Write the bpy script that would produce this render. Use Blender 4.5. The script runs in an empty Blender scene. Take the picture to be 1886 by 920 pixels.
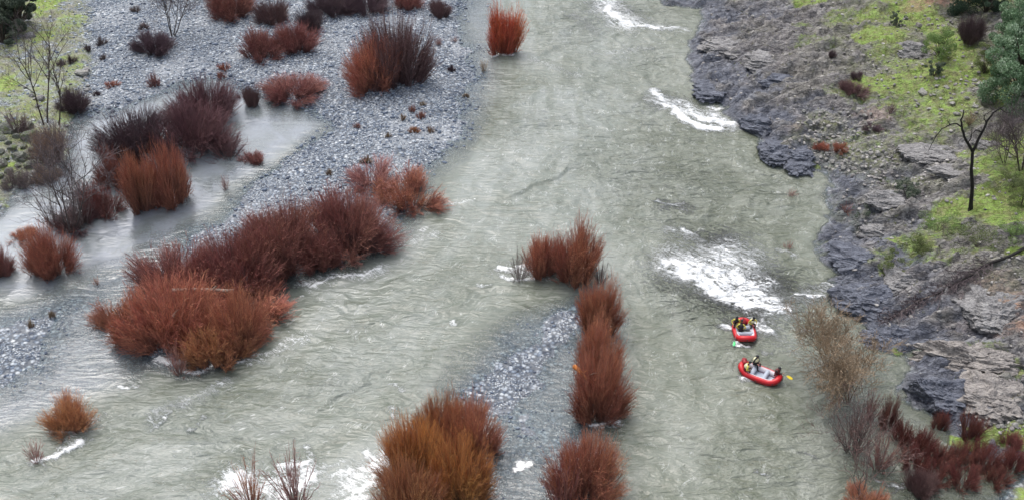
import bpy, math, random
import numpy as np
from mathutils import Vector, Matrix
random.seed(7); rng = np.random.default_rng(11)
scene = bpy.context.scene
COL = scene.collection
R_ = math.radians
# ---------------------------------------------------------------- camera
H, PITCH, HF = 62.0, R_(35), R_(50)
F = 943/math.tan(HF/2)                       # focal length in photo pixels (1886 wide)
fwd = np.array([0, math.cos(PITCH), -math.sin(PITCH)]); upv = np.array([0, math.sin(PITCH), math.cos(PITCH)])
cam = bpy.data.cameras.new('camera'); cam.sensor_width = 36; cam.lens = 18/math.tan(HF/2)
cam.clip_start = 1; cam.clip_end = 6000
camo = bpy.data.objects.new('camera', cam); COL.objects.link(camo)
camo.location = (0, 0, H); camo.rotation_euler = (R_(90)-PITCH, 0, 0); scene.camera = camo

def ray(px, py):
    u = (np.asarray(px, float)-943)/F; v = (460-np.asarray(py, float))/F
    return fwd + u[..., None]*np.array([1., 0, 0]) + v[..., None]*upv
def g0(px, py, z=0.0):
    d = ray(np.asarray(px), np.asarray(py)); t = (H-z)/(-d[..., 2])
    return d[..., :2]*t[..., None]
def scale_at(x, y, z=0.0):                    # metres per photo pixel at a point, and the look-down angle
    zc = y*fwd[1]+(z-H)*fwd[2]
    return zc/F, math.atan2(H-z, y)

# ---------------------------------------------------------------- noise
_perm = np.random.default_rng(5).permutation(4096); _val = np.random.default_rng(6).random(4096)
def _h(i, j, s): return _val[_perm[(_perm[(i+s*131) & 4095]+j) & 4095]]
def vn(x, y, s=0):
    xi = np.floor(x).astype(np.int64); yi = np.floor(y).astype(np.int64)
    fx = x-xi; fy = y-yi; fx = fx*fx*fx*(fx*(fx*6-15)+10); fy = fy*fy*fy*(fy*(fy*6-15)+10)
    a = _h(xi, yi, s); b = _h(xi+1, yi, s); c = _h(xi, yi+1, s); d = _h(xi+1, yi+1, s)
    return (a*(1-fx)+b*fx)*(1-fy)+(c*(1-fx)+d*fx)*fy
def fbm(x, y, o=4, s=0, g=.5):
    t = 0; a = 1; n = 0
    for k in range(o):
        t = t+a*vn(x*2**k+k*17.3, y*2**k-k*9.1, s+k); n += a; a *= g
    return t/n
def ridge(x, y, o=3, s=0, g=.5):
    t = 0; a = 1; n = 0
    for k in range(o):
        t = t+a*(1-np.abs(2*vn(x*2**k+k*7.7, y*2**k+k*3.1, s+k)-1)); n += a; a *= g
    return t/n
def cells(x, y, s=0):                         # random value of the nearest cell, and the distance to its border
    xi = np.floor(x).astype(np.int64); yi = np.floor(y).astype(np.int64)
    b1 = np.full(x.shape, 9.); b2 = np.full(x.shape, 9.); v = np.zeros(x.shape)
    for i in (-1, 0, 1):
        for j in (-1, 0, 1):
            cx = xi+i; cy = yi+j; d = np.hypot(cx+_h(cx, cy, s)-x, cy+_h(cx, cy, s+5)-y); q = _h(cx, cy, s+9)
            n = d < b1; b2 = np.where(n, b1, np.minimum(b2, d)); v = np.where(n, q, v); b1 = np.where(n, d, b1)
    return v, b2-b1
def sstep(a, b, x):
    t = np.clip((x-a)/(b-a), 0, 1); return t*t*(3-2*t)

def sdist(x, y, poly):                        # signed distance, positive inside
    P = np.asarray(poly, float); Q = np.roll(P, -1, 0)
    best = np.full(x.shape, 1e18); ins = np.zeros(x.shape, bool)
    for (ax, ay), (bx, by) in zip(P, Q):
        ex, ey = bx-ax, by-ay
        t = np.clip(((x-ax)*ex+(y-ay)*ey)/(ex*ex+ey*ey+1e-9), 0, 1)
        d = (x-ax-t*ex)**2+(y-ay-t*ey)**2; best = np.minimum(best, d)
        c = ((ay > y) != (by > y)); xx = ax+(y-ay)*ex/(ey if abs(ey) > 1e-9 else 1e-9)
        ins ^= c & (x < xx)
    return np.where(ins, 1, -1)*np.sqrt(best)
def pdist(x, y, line):                        # distance to a polyline
    P = np.asarray(line, float); best = np.full(x.shape, 1e18)
    for (ax, ay), (bx, by) in zip(P[:-1], P[1:]):
        ex, ey = bx-ax, by-ay
        t = np.clip(((x-ax)*ex+(y-ay)*ey)/(ex*ex+ey*ey+1e-9), 0, 1)
        best = np.minimum(best, (x-ax-t*ex)**2+(y-ay-t*ey)**2)
    return np.sqrt(best)
def W(pts, extra=()): return [tuple(g0(a, b)) for a, b in pts]+list(extra)

# ---------------------------------------------------------------- land shapes
P_right = [tuple(p) for p in [(1500, -500), (1500, 1500), (60, 1500), (48, 400), (30, 200)]]+W([
 (1215,-12),(1225,6),(1290,12),(1292,50),(1270,85),(1283,128),(1278,150),(1308,180),(1338,195),(1345,210),(1375,236),(1405,256),
 (1412,290),(1440,306),(1510,312),(1538,340),(1520,375),(1524,420),(1510,450),(1530,482),(1556,510),(1536,530),(1536,562),(1585,580),
 (1602,610),(1606,642),(1680,658),(1668,690),(1670,735),(1700,757),(1745,790),(1755,822),(1820,835),(1950,835),(2150,900)])+[(300, 20), (300, -500)]
P_corner = W([(1815,960),(1852,893),(1900,868),(2000,840),(2100,960),(1850,1100)])
P_left = [(-1500, -500), (-1500, 1500), (-120, 1500), (-90, 400)]+W([(150,-60),(160,0),(165,100),(168,185),(135,215),(122,260),(125,290),(95,322),(60,336),(30,350),(14,388),(-70,430),(-300,640)])+[(-140,-500)]
P_bar = [(-95, 400), (-20, 400), (-15, 220)]+W([(835,-60),(845,40),(858,100),(855,160),(850,200),(838,240),(800,288),(765,315),(740,375),(715,425),(620,478),(510,495),
 (470,540),(440,600),(400,640),(340,652),(292,640),(262,600),(300,545),(352,478),(345,450),(380,425),(428,395),(462,350),(515,312),(570,268),(605,235),(600,205),(560,190),(520,190),(455,172),
 (430,150),(340,148),(300,168),(215,195),(165,200),(130,150),(140,-60)])
P_mud = W([(230,290),(300,235),(420,170),(436,240),(470,285),(440,300),(350,372),(250,384),(190,345),(120,400),(110,430),(60,440),(100,380),(180,330)])
P_patch = W([(-90,610),(30,595),(70,585),(118,565),(105,610),(80,645),(62,680),(20,712),(-90,740)])
P_shoal1 = W([(-90,600),(60,560),(150,520),(330,445),(430,430),(500,560),(430,660),(350,690),(290,675),(230,712),(120,740),(0,790),(-90,820)])
P_ridge = W([(858,712),(880,682),(940,636),(1005,602),(1062,574),(1085,600),(1060,650),(1010,690),(960,730),(915,765),(895,745)])
P_shoal2 = W([(850,706),(880,670),(930,622),(1040,562),(1085,540),(1110,600),(1110,770),(1100,960),(1000,1000),(880,960),(900,760)])
P_shoal3 = W([(1480,655),(1560,600),(1610,650),(1690,730),(1780,840),(1960,830),(1960,980),(1560,990),(1540,800)])
P_shoal4 = W([(560,190),(600,232),(480,310),(420,350),(340,450),(250,440),(330,380),(450,280),(430,170)])
P_top = W([(835,-60),(905,-60),(910,60),(905,150),(880,210),(838,240),(850,100)])

P_SC = W([(-400,600),(-60,500),(60,500),(150,500),(300,450),(345,425),(420,375),(462,335),(540,290),(585,235),(560,195),(460,180),(330,160),(215,205),(130,225),(100,300),(40,360),(-60,460),(-400,500)])
def warp(x, y):
    return (x+2.2*(fbm(x*.22, y*.22, 3, 3)-.5)+.9*(fbm(x*1.1, y*1.1, 2, 4)-.5),
            y+2.6*(fbm(x*.22+50, y*.22, 3, 8)-.5)+1.0*(fbm(x*1.1, y*1.1+40, 2, 9)-.5))
MOUNDS = []
def fields(x, y):
    x = np.asarray(x, float); y = np.asarray(y, float)
    wx, wy = warp(x, y)
    sr = sdist(wx, wy, P_right); sc = sdist(wx, wy, P_corner); sl = sdist(wx, wy, P_left)
    gravel_n = fbm(x*.18, y*.18, 3, 21)-.5; gn2 = fbm(x*.9, y*.9, 2, 25)-.5
    def slab(sd, rise, hmax, fall): return np.where(sd > 0, np.minimum(sd*rise, hmax), np.where(sd > -3, sd*fall*.45, -3*fall*.45+(sd+3)*fall*2.2))
    h = np.full(x.shape, -1.3)
    g = np.full(x.shape, -9.0)
    for poly, rise, hmax, fall, off in ((P_bar, .06, .34, .10, 0), (P_patch, .06, .14, .09, 0), (P_ridge, .05, .09, .10, -.02), (P_mud, .05, .05, .25, -.24),
                                   (P_shoal1, .03, .07, .14, -.17), (P_shoal2, .03, .06, .14, -.125), (P_shoal3, .02, .02, .2, -.22), (P_shoal4, .02, .03, .16, -.13), (P_top, .03, .04, .2, -.16)):
        sd = sdist(wx, wy, poly)
        g = np.maximum(g, sd); h = np.maximum(h, slab(sd, rise, hmax, fall)+off)
    h = h+np.where(h > -.5, .16*gravel_n+.07*gn2, 0)
    h = h-.20*sstep(.2, 2.2, sdist(wx, wy, P_SC))*sstep(.06, -.03, h)
    # right bank : fractured, foliated rock stepping up from the river
    a = -.35; u = x*math.cos(a)-y*math.sin(a); v = x*math.sin(a)+y*math.cos(a)
    big = fbm(u*.10, v*.16, 3, 31)-.5
    mid = ridge(u*.22, v*.5, 3, 35)
    st = fbm(u*.35+2*big, v*.9, 3, 41)*5.0
    ter = (np.floor(st)+sstep(.15, .85, st-np.floor(st)))/5.0
    fine = ridge(u*.9, v*2.2, 3, 45, .6)
    d = np.maximum(sr, 0)
    ju = u+.8*(fbm(x*.8, y*.8, 3, 66)-.5)+.25*v; jv = v+.6*(fbm(x*.9+7, y*.9, 3, 67)-.5)
    c1, e1 = cells(ju*.42, jv*.85, 1); c2, e2 = cells(ju*1.0+.3*c1, jv*1.9, 2)
    blk = .75*(c1-.5)+.34*(c2-.5)-.22*np.exp(-(e1/.07)**2)-.10*np.exp(-(e2/.10)**2)
    base = .7*(1-np.exp(-d/1.3))+.15*d+2.2*big*sstep(0, 7, d)
    soft = GRASSMASK(x, y) if GRASSMASK else 0
    rough = (1-np.clip(soft, 0, 1)*.85)
    hr = base+rough*sstep(0, 2.0, sr+.6)*(.9*(mid-.55)+1.25*(ter-.5)+.25*(fine-.55)+blk)
    hr = np.where(sr > -.2, hr, .9*(sr+.2)+.05)
    hr = np.where(d > 60, hr+(d-60)*.3, hr)
    hc = slab(sc, .15, .5, .3)
    dl = np.maximum(sl, 0)
    hl = np.where(sl > 0, .45*(1-np.exp(-dl/1.5))+.07*dl+1.2*(fbm(x*.15, y*.15, 3, 51)-.5)*sstep(0, 6, dl)+.25*(fbm(x*.7, y*.7, 3, 55)-.5)*sstep(0, 3, dl), sl*.35)
    hl = np.where(dl > 60, hl+(dl-60)*.3, hl)
    z = np.maximum(np.maximum(h, hr), np.maximum(hc, hl))
    for mx, my, mr, mz in MOUNDS:
        rr = ((x-mx)**2+(y-my)**2)/mr**2
        z = np.where(rr < 4, np.maximum(z, mz-.35*rr), z)
    return dict(z=z, sr=sr, sl=sl, sc=sc, g=g, h=h, hr=hr, hl=hl)
GRASSMASK = None
def blobs(x, y, L):
    x, y = x+2.6*(fbm(x*.45, y*.45, 3, 101, .6)-.5), y+2.6*(fbm(x*.45+31, y*.45, 3, 102, .6)-.5)
    m = np.zeros(np.shape(x))
    for cx, cy, rx, ry, s in L:
        rr = ((x-cx)/rx)**2+((y-cy)/ry)**2
        m = np.maximum(m, s*np.clip(1.4-rr, 0, 1))
    return m
def pxblobs(L, z=1.0):
    out = []
    for px, py, rx, ry, s in L:
        c = g0(px, py, z); sc_, th = scale_at(c[0], c[1], z)
        out.append((c[0], c[1], rx*sc_, ry*sc_/math.sin(th), s))
    return out
# bright grass patches on both banks
GR = pxblobs([(1520,18,70,12,.9),(1640,30,60,20,.7),(1610,100,45,22,1),(1595,60,40,14,.6),(1680,70,50,40,.8),(1740,130,40,40,.7),(1720,175,110,30,.7),(1620,175,60,18,.8),
 (1740,220,60,30,.6),(1660,215,60,16,.5),(1600,205,30,12,.3),(1530,14,60,8,.8),(1475,70,25,6,.4),(1600,265,60,30,.35),(1840,300,60,25,.8),(1780,300,60,15,.5),(1840,400,60,40,1),(1770,400,60,22,.9),(1730,430,50,25,.5),
 (1880,250,50,60,.6),(1720,240,80,30,.5),(1690,270,60,20,.4),(1640,440,20,5,.8),(1500,290,14,6,.6),(1870,495,30,16,.9),(1860,560,30,6,.3),(1845,665,16,12,.6),(1875,685,14,20,.5),(1768,702,7,9,.9),(1668,630,8,5,.9),
 (1800,20,140,60,.6),(1645,495,22,18,.5),(1690,450,40,20,.6),(1560,60,60,16,.45),(1500,100,60,10,.35),(1640,130,60,30,.5),(1580,180,60,20,.45),(1660,330,50,14,.3),(1600,470,60,20,.35),(1740,480,80,16,.4),(1830,340,60,30,.6),(1820,640,50,16,.3),(1690,205,60,30,.5),(1790,600,20,6,.2)], 1.5)
GR += pxblobs([(1740,806,14,14,1),(1800,806,70,16,1),(1880,806,50,14,1),(1880,912,50,28,1),(1850,905,20,14,.8)], .3)
GL = pxblobs([(82,14,24,22,1),(80,70,22,12,.9),(120,45,32,28,.6),(100,130,50,30,.35),(128,212,26,16,.7),(62,215,22,16,.6),(10,160,26,18,1),(20,305,16,7,1),(5,375,10,20,.6),(135,118,18,10,.6),(40,90,40,20,.4),(70,160,90,100,.42),(20,260,50,60,.35)], .6)
PATH = pxblobs([(1718,2,13,16,1),(1712,18,13,16,1),(1706,36,16,12,1),(1760,42,60,6,.5),(1690,44,30,6,.5)], 2.5)
PINK = pxblobs([(1880,600,60,30,1),(1830,560,60,30,.5),(1690,640,30,14,1),(1760,600,60,20,.5),(1500,240,60,30,.4),(1870,215,40,20,.7),(1600,225,40,16,.35)], 1.5)
RUB = pxblobs([(1520,230,50,25,1),(1590,290,70,22,1),(1500,255,50,30,.8),(1620,150,40,30,.3),(1760,195,70,20,.5),(1580,250,50,20,.7),(1700,140,60,20,.3),(1840,778,70,12,1),(1870,700,40,40,.5),(1560,380,40,40,.4),(1840,520,60,40,.4),(1700,330,60,50,.4),(1640,330,60,30,.5),(1700,42,90,8,.7)], 1.5)
_gm = lambda x, y: np.maximum(blobs(x, y, GR), 0)
GRASSMASK = _gm

# ---------------------------------------------------------------- mesh helpers
def mk_mesh(name, V, Fc, mats=(), smooth=True, attrs=None, mat_idx=None, cattrs=None):
    V = np.asarray(V, np.float32); me = bpy.data.meshes.new(name)
    if isinstance(Fc, np.ndarray): groups = [Fc]
    else: groups = [np.asarray(f) for f in Fc if len(f)]
    me.vertices.add(len(V)); me.vertices.foreach_set('co', V.ravel())
    loops = np.concatenate([f.ravel() for f in groups]).astype(np.int32)
    tot = np.concatenate([np.full(len(f), f.shape[1], np.int32) for f in groups])
    st = np.concatenate([[0], np.cumsum(tot)[:-1]]).astype(np.int32)
    me.loops.add(len(loops)); me.loops.foreach_set('vertex_index', loops)
    me.polygons.add(len(tot)); me.polygons.foreach_set('loop_start', st)
    me.polygons.foreach_set('use_smooth', np.full(len(tot), bool(smooth)))
    if mat_idx is not None: me.polygons.foreach_set('material_index', np.asarray(mat_idx, np.int32))
    me.update(calc_edges=True)
    for m in mats: me.materials.append(m)
    for k, a in (attrs or {}).items():
        at_ = me.attributes.new(k, 'FLOAT', 'POINT'); at_.data.foreach_set('value', np.asarray(a, np.float32).ravel())
    for k, a in (cattrs or {}).items():
        at_ = me.attributes.new(k, 'FLOAT_VECTOR', 'POINT'); at_.data.foreach_set('vector', np.asarray(a, np.float32).ravel())
    return me
def link(name, me, parent=None, loc=(0,0,0), rot=(0,0,0), scale=(1,1,1)):
    o = bpy.data.objects.new(name, me); COL.objects.link(o); o.parent = parent
    o.location = loc; o.rotation_euler = rot; o.scale = scale
    return o
def tag(o, label=None, cat=None, group=None, kind=None):
    if label: o['label'] = label
    if cat: o['category'] = cat
    if group: o['group'] = group
    if kind: o['kind'] = kind
    return o
def empty(name, loc, label, cat, group=None, rot=(0,0,0)):
    o = bpy.data.objects.new(name, None); COL.objects.link(o); o.location = loc; o.rotation_euler = rot
    o.empty_display_size = .3
    return tag(o, label, cat, group)
def tubes(P, Rr, sides=3, cap=False):
    P = np.asarray(P, float); Rr = np.asarray(Rr, float); n, k = P.shape[:2]
    T = np.empty_like(P); T[:, 1:-1] = P[:, 2:]-P[:, :-2]; T[:, 0] = P[:, 1]-P[:, 0]; T[:, -1] = P[:, -1]-P[:, -2]
    T /= np.linalg.norm(T, axis=2, keepdims=True)+1e-9
    m = P[:, -1]-P[:, 0]; ref = np.where(np.abs(m[:, 2:3]) > .8*np.linalg.norm(m, axis=1, keepdims=True), [[1., 0, 0]], [[0, 0, 1.]])[:, None, :]
    U = np.cross(T, np.broadcast_to(ref, T.shape)); U /= np.linalg.norm(U, axis=2, keepdims=True)+1e-9
    Vv = np.cross(T, U)
    a = np.arange(sides)*2*math.pi/sides
    V = P[:, :, None, :]+Rr[:, :, None, None]*(np.cos(a)[None, None, :, None]*U[:, :, None, :]+np.sin(a)[None, None, :, None]*Vv[:, :, None, :])
    idx = np.arange(n*k*sides).reshape(n, k, sides)
    i0 = idx[:, :-1, :]; i1 = idx[:, 1:, :]
    Fq = np.stack([i0, np.roll(i0, -1, 2), np.roll(i1, -1, 2), i1], -1).reshape(-1, 4)
    F = [Fq]
    if cap: F.append(idx[:, 0, ::-1].reshape(-1, sides)); F.append(idx[:, -1, :].reshape(-1, sides))
    return V.reshape(-1, 3), F
def join(parts):                              # [(V, [F...]), ...]
    Vs = []; Fs = {}; o = 0
    for V, Fl in parts:
        Vs.append(V)
        for f in Fl:
            if len(f): Fs.setdefault(f.shape[1], []).append(np.asarray(f)+o)
        o += len(V)
    return np.concatenate(Vs), [np.concatenate(v) for v in Fs.values()]
_ico = {}
def ico(sub):
    if sub not in _ico:
        import bmesh
        bm = bmesh.new(); bmesh.ops.create_icosphere(bm, subdivisions=sub, radius=1)
        _ico[sub] = (np.array([v.co[:] for v in bm.verts]), np.array([[v.index for v in f.verts] for f in bm.faces])); bm.free()
    V, Fc = _ico[sub]; return V.copy(), Fc.copy()
def uvs(nu=12, nv=8):
    t = np.linspace(0, math.pi, nv+1)[1:-1]; p = np.arange(nu)*2*math.pi/nu
    V = [(0, 0, 1)]+[(math.sin(a)*math.cos(b), math.sin(a)*math.sin(b), math.cos(a)) for a in t for b in p]+[(0, 0, -1)]
    V = np.array(V); T = []; Q = []
    for j in range(nu): T.append((0, 1+j, 1+(j+1) % nu))
    for i in range(nv-2):
        for j in range(nu): Q.append((1+i*nu+j, 1+(i+1)*nu+j, 1+(i+1)*nu+(j+1) % nu, 1+i*nu+(j+1) % nu))
    b = 1+(nv-2)*nu; e = len(V)-1
    for j in range(nu): T.append((b+j, e, b+(j+1) % nu))
    return V, [np.array(T), np.array(Q)]
# ---------------------------------------------------------------- materials
class NT:
    def __init__(s, name):
        s.m = bpy.data.materials.new(name); s.m.use_nodes = True; s.t = s.m.node_tree; s.t.nodes.clear()
        s.out = s.n('ShaderNodeOutputMaterial')
    def n(s, typ, **kw):
        nd = s.t.nodes.new(typ)
        for k, v in kw.items(): setattr(nd, k, v)
        return nd
    def l(s, a, b): s.t.links.new(a, b)
    def inp(s, nd, key, v):
        if v is None: return
        if isinstance(v, bpy.types.NodeSocket): s.l(v, nd.inputs[key])
        else:
            if isinstance(v, tuple) and len(v) == 3 and nd.inputs[key].type == 'RGBA': v = v+(1,)
            nd.inputs[key].default_value = v
    def attr(s, name, out='Fac'): return s.n('ShaderNodeAttribute', attribute_name=name).outputs[out]
    def pos(s): return s.n('ShaderNodeNewGeometry').outputs['Position']
    def map(s, v, scale=(1,1,1), rot=(0,0,0), loc=(0,0,0)):
        nd = s.n('ShaderNodeMapping'); s.l(v, nd.inputs[0]); nd.inputs['Scale'].default_value = scale; nd.inputs['Rotation'].default_value = rot; nd.inputs['Location'].default_value = loc
        return nd.outputs[0]
    def noise(s, v, scale, detail=3, rough=.55, dist=0, out=0):
        nd = s.n('ShaderNodeTexNoise'); s.l(v, nd.inputs['Vector'])
        nd.inputs['Scale'].default_value = scale; nd.inputs['Detail'].default_value = detail; nd.inputs['Roughness'].default_value = rough; nd.inputs['Distortion'].default_value = dist
        return nd.outputs[out]
    def voro(s, v, scale, feature='F1', out='Distance', rnd=1):
        nd = s.n('ShaderNodeTexVoronoi', feature=feature); s.l(v, nd.inputs['Vector']); nd.inputs['Scale'].default_value = scale; nd.inputs['Randomness'].default_value = rnd
        return nd.outputs[out]
    def math(s, op, a, b=None, c=None, clamp=False):
        nd = s.n('ShaderNodeMath', operation=op, use_clamp=clamp); s.inp(nd, 0, a); s.inp(nd, 1, b); s.inp(nd, 2, c); return nd.outputs[0]
    def mr(s, v, a, b, c=0., d=1.):
        nd = s.n('ShaderNodeMapRange', interpolation_type='SMOOTHSTEP'); s.l(v, nd.inputs[0])
        for i, q in enumerate((a, b, c, d)): nd.inputs[i+1].default_value = q
        return nd.outputs[0]
    def ramp(s, v, stops, interp='LINEAR'):
        nd = s.n('ShaderNodeValToRGB'); s.l(v, nd.inputs[0]); cr = nd.color_ramp; cr.interpolation = interp
        while len(cr.elements) < len(stops): cr.elements.new(.5)
        for e, (p, c) in zip(cr.elements, stops): e.position = p; e.color = tuple(c)+(1,)
        return nd.outputs[0]
    def mix(s, f, a, b, mode='MIX'):
        nd = s.n('ShaderNodeMix', data_type='RGBA', blend_type=mode)
        for i, q in ((0, f), (6, a), (7, b)):
            if isinstance(q, bpy.types.NodeSocket): s.l(q, nd.inputs[i])
            else: nd.inputs[i].default_value = (q if i == 0 else (tuple(q)+(1,))[:4])
        return nd.outputs[2]
    def bump(s, h, strength=.5, dist=.05, normal=None):
        nd = s.n('ShaderNodeBump'); s.inp(nd, 'Height', h); s.inp(nd, 'Strength', strength); s.inp(nd, 'Distance', dist)
        if normal is not None: s.l(normal, nd.inputs['Normal'])
        return nd.outputs[0]
    def pbsdf(s, col, rough=.7, normal=None, spec=.5, **kw):
        nd = s.n('ShaderNodeBsdfPrincipled'); s.inp(nd, 'Base Color', col); s.inp(nd, 'Roughness', rough); s.inp(nd, 'Specular IOR Level', spec)
        if normal is not None: s.l(normal, nd.inputs['Normal'])
        for k, v in kw.items(): s.inp(nd, k.replace('_', ' '), v)
        return nd.outputs[0]
    def fin(s, sh): s.l(sh, s.out.inputs['Surface']); return s.m
def plain(name, col, rough=.6, var=.12, scale=8, spec=.4):
    t = NT(name); p = t.n('ShaderNodeTexCoord').outputs['Object']; nz = t.noise(p, scale)
    c2 = tuple(max(0, c*(1-var*2)) for c in col); c1 = tuple(min(1, c*(1+var)) for c in col)
    return t.fin(t.pbsdf(t.mix(nz, c2, c1), rough, t.bump(nz, .2, .02), spec))

# ---------------------------------------------------------------- materials of the ground
def mat_ground():
    t = NT('ground'); p = t.pos()
    # cobbles and gravel
    cr = [(0, (.05,.065,.10)), (.15, (.14,.18,.24)), (.35, (.27,.315,.37)), (.6, (.42,.46,.51)), (.82, (.50,.54,.57)), (1, (.64,.67,.69))]
    def cells(scale, br):
        ps = t.map(p, (1, 1, .4)); vc = t.voro(ps, scale, out='Color'); vd = t.voro(ps, scale)
        sx = t.n('ShaderNodeSeparateColor'); t.l(vc, sx.inputs[0])
        return t.ramp(sx.outputs[0], cr), vd
    c1, d1 = cells(2.6, 1); c2, d2 = cells(6.0, 1)
    sel = t.mr(t.noise(p, .5, 4), .42, .58)
    gcol = t.mix(sel, c1, c2); gd = t.mix(sel, d1, d2)
    gcol = t.mix(t.mr(gd, .25, .62, 0., .75), gcol, (.05,.055,.065))
    gcol = t.mix(t.mr(t.noise(p, .12, 3), .45, .7, 0., .35), gcol, (.46,.48,.50))
    # rock, foliated grey with rusty and pale patches
    pr = t.map(p, (.55, 1.5, 1.3), (0, 0, .35))
    n1 = t.noise(pr, .8, 8, .65, .4); n2 = t.noise(pr, 3.2, 6, .7, .3); n3 = t.noise(p, .15, 3)
    rcol = t.ramp(n1, [(.25, (.13,.125,.125)), (.42, (.265,.255,.25)), (.55, (.40,.385,.37)), (.72, (.56,.545,.52))])
    rcol = t.mix(t.mr(n2, .35, .65, .0, .75), t.mix(1., rcol, (.52,.50,.52), 'MULTIPLY'), rcol)
    rcol = t.mix(t.mr(n2, .60, .72, 0., .6), rcol, (.44,.42,.40))
    rcol = t.mix(t.math('MULTIPLY', t.attr('pink'), t.mr(n1, .35, .6)), rcol, (.42,.27,.20))
    rcol = t.mix(t.math('MULTIPLY', t.mr(n3, .45, .6), .22), rcol, (.24,.23,.15))
    wet = t.attr('wet')
    wcol = t.ramp(t.math('ADD', t.math('MULTIPLY', n1, .6), t.math('MULTIPLY', n2, .4)), [(.3, (.045,.05,.065)), (.48, (.14,.15,.185)), (.65, (.29,.305,.345))])
    rcol = t.mix(wet, rcol, wcol)
    wv = t.n('ShaderNodeVectorMath', operation='ADD'); t.l(p, wv.inputs[0]); t.l(t.noise(p, .9, 5, .65, 0, 1), wv.inputs[1])
    crk = t.voro(t.map(wv.outputs[0], (.5, 1.5, 1.2), (0, 0, .35)), 1.4, 'DISTANCE_TO_EDGE')
    crk2 = t.voro(t.map(wv.outputs[0], (.6, 1.8, 1.5), (0, 0, .2)), 3.5, 'DISTANCE_TO_EDGE')
    rcol = t.mix(t.math('MULTIPLY', t.mr(crk, 0., .05, .5, 0.), t.mr(n3, .35, .55)), rcol, (.02,.02,.025))
    rcol = t.mix(t.math('MULTIPLY', t.mr(crk2, 0., .07, .6, 0.), t.mr(n1, .38, .6, .85, .1)), rcol, (.025,.024,.03))
    # grass and bare soil
    g1 = t.noise(p, 1.1, 6, .7); g2 = t.noise(p, 5, 5, .75)
    grc = t.ramp(g1, [(.30, (.19,.18,.10)), (.44, (.27,.30,.11)), (.56, (.27,.40,.09)), (.72, (.34,.51,.10))])
    grc = t.mix(t.mr(g2, .4, .65, 0., .6), grc, (.17,.17,.09))
    gm = t.mr(t.math('ADD', t.attr('grass'), t.math('MULTIPLY', t.math('SUBTRACT', t.noise(p, .9, 6, .75), .5), 1.8)), .25, .95)
    soil = t.ramp(t.noise(p, 2.2, 7, .7), [(.3, (.11,.105,.08)), (.5, (.22,.215,.17)), (.65, (.34,.34,.29)), (.78, (.48,.48,.45))])
    soil = t.mix(t.mr(t.noise(p, .7, 4, .6), .40, .60, 0., .8), soil, (.20,.225,.09))
    col = t.mix(t.attr('rock'), gcol, rcol)
    col = t.mix(t.math('MULTIPLY', t.attr('soil'), t.mr(t.noise(p, .6, 5, .7), .35, .55)), col, soil)
    col = t.mix(gm, col, grc)
    col = t.mix(t.math('MULTIPLY', t.attr('path'), t.mr(t.noise(p, 2, 4), .3, .5)), col, (.42,.25,.19))
    und = t.attr('under')
    col = t.mix(t.math('MULTIPLY', und, .45), col, (.10,.11,.12))
    hb = t.math('ADD', t.math('MULTIPLY', n1, .9), t.math('ADD', t.math('MULTIPLY', n2, .5), t.math('MULTIPLY', t.mr(crk, 0., .12), .3)))
    hg = t.math('SUBTRACT', 1., gd)
    hh = t.mix(t.attr('rock'), t.math('MULTIPLY', hg, .22), hb)
    rough = t.mr(wet, 0., 1., .85, .45)
    return t.fin(t.pbsdf(col, rough, t.bump(hh, .9, .45), .35))
M_ground = mat_ground()
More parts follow.
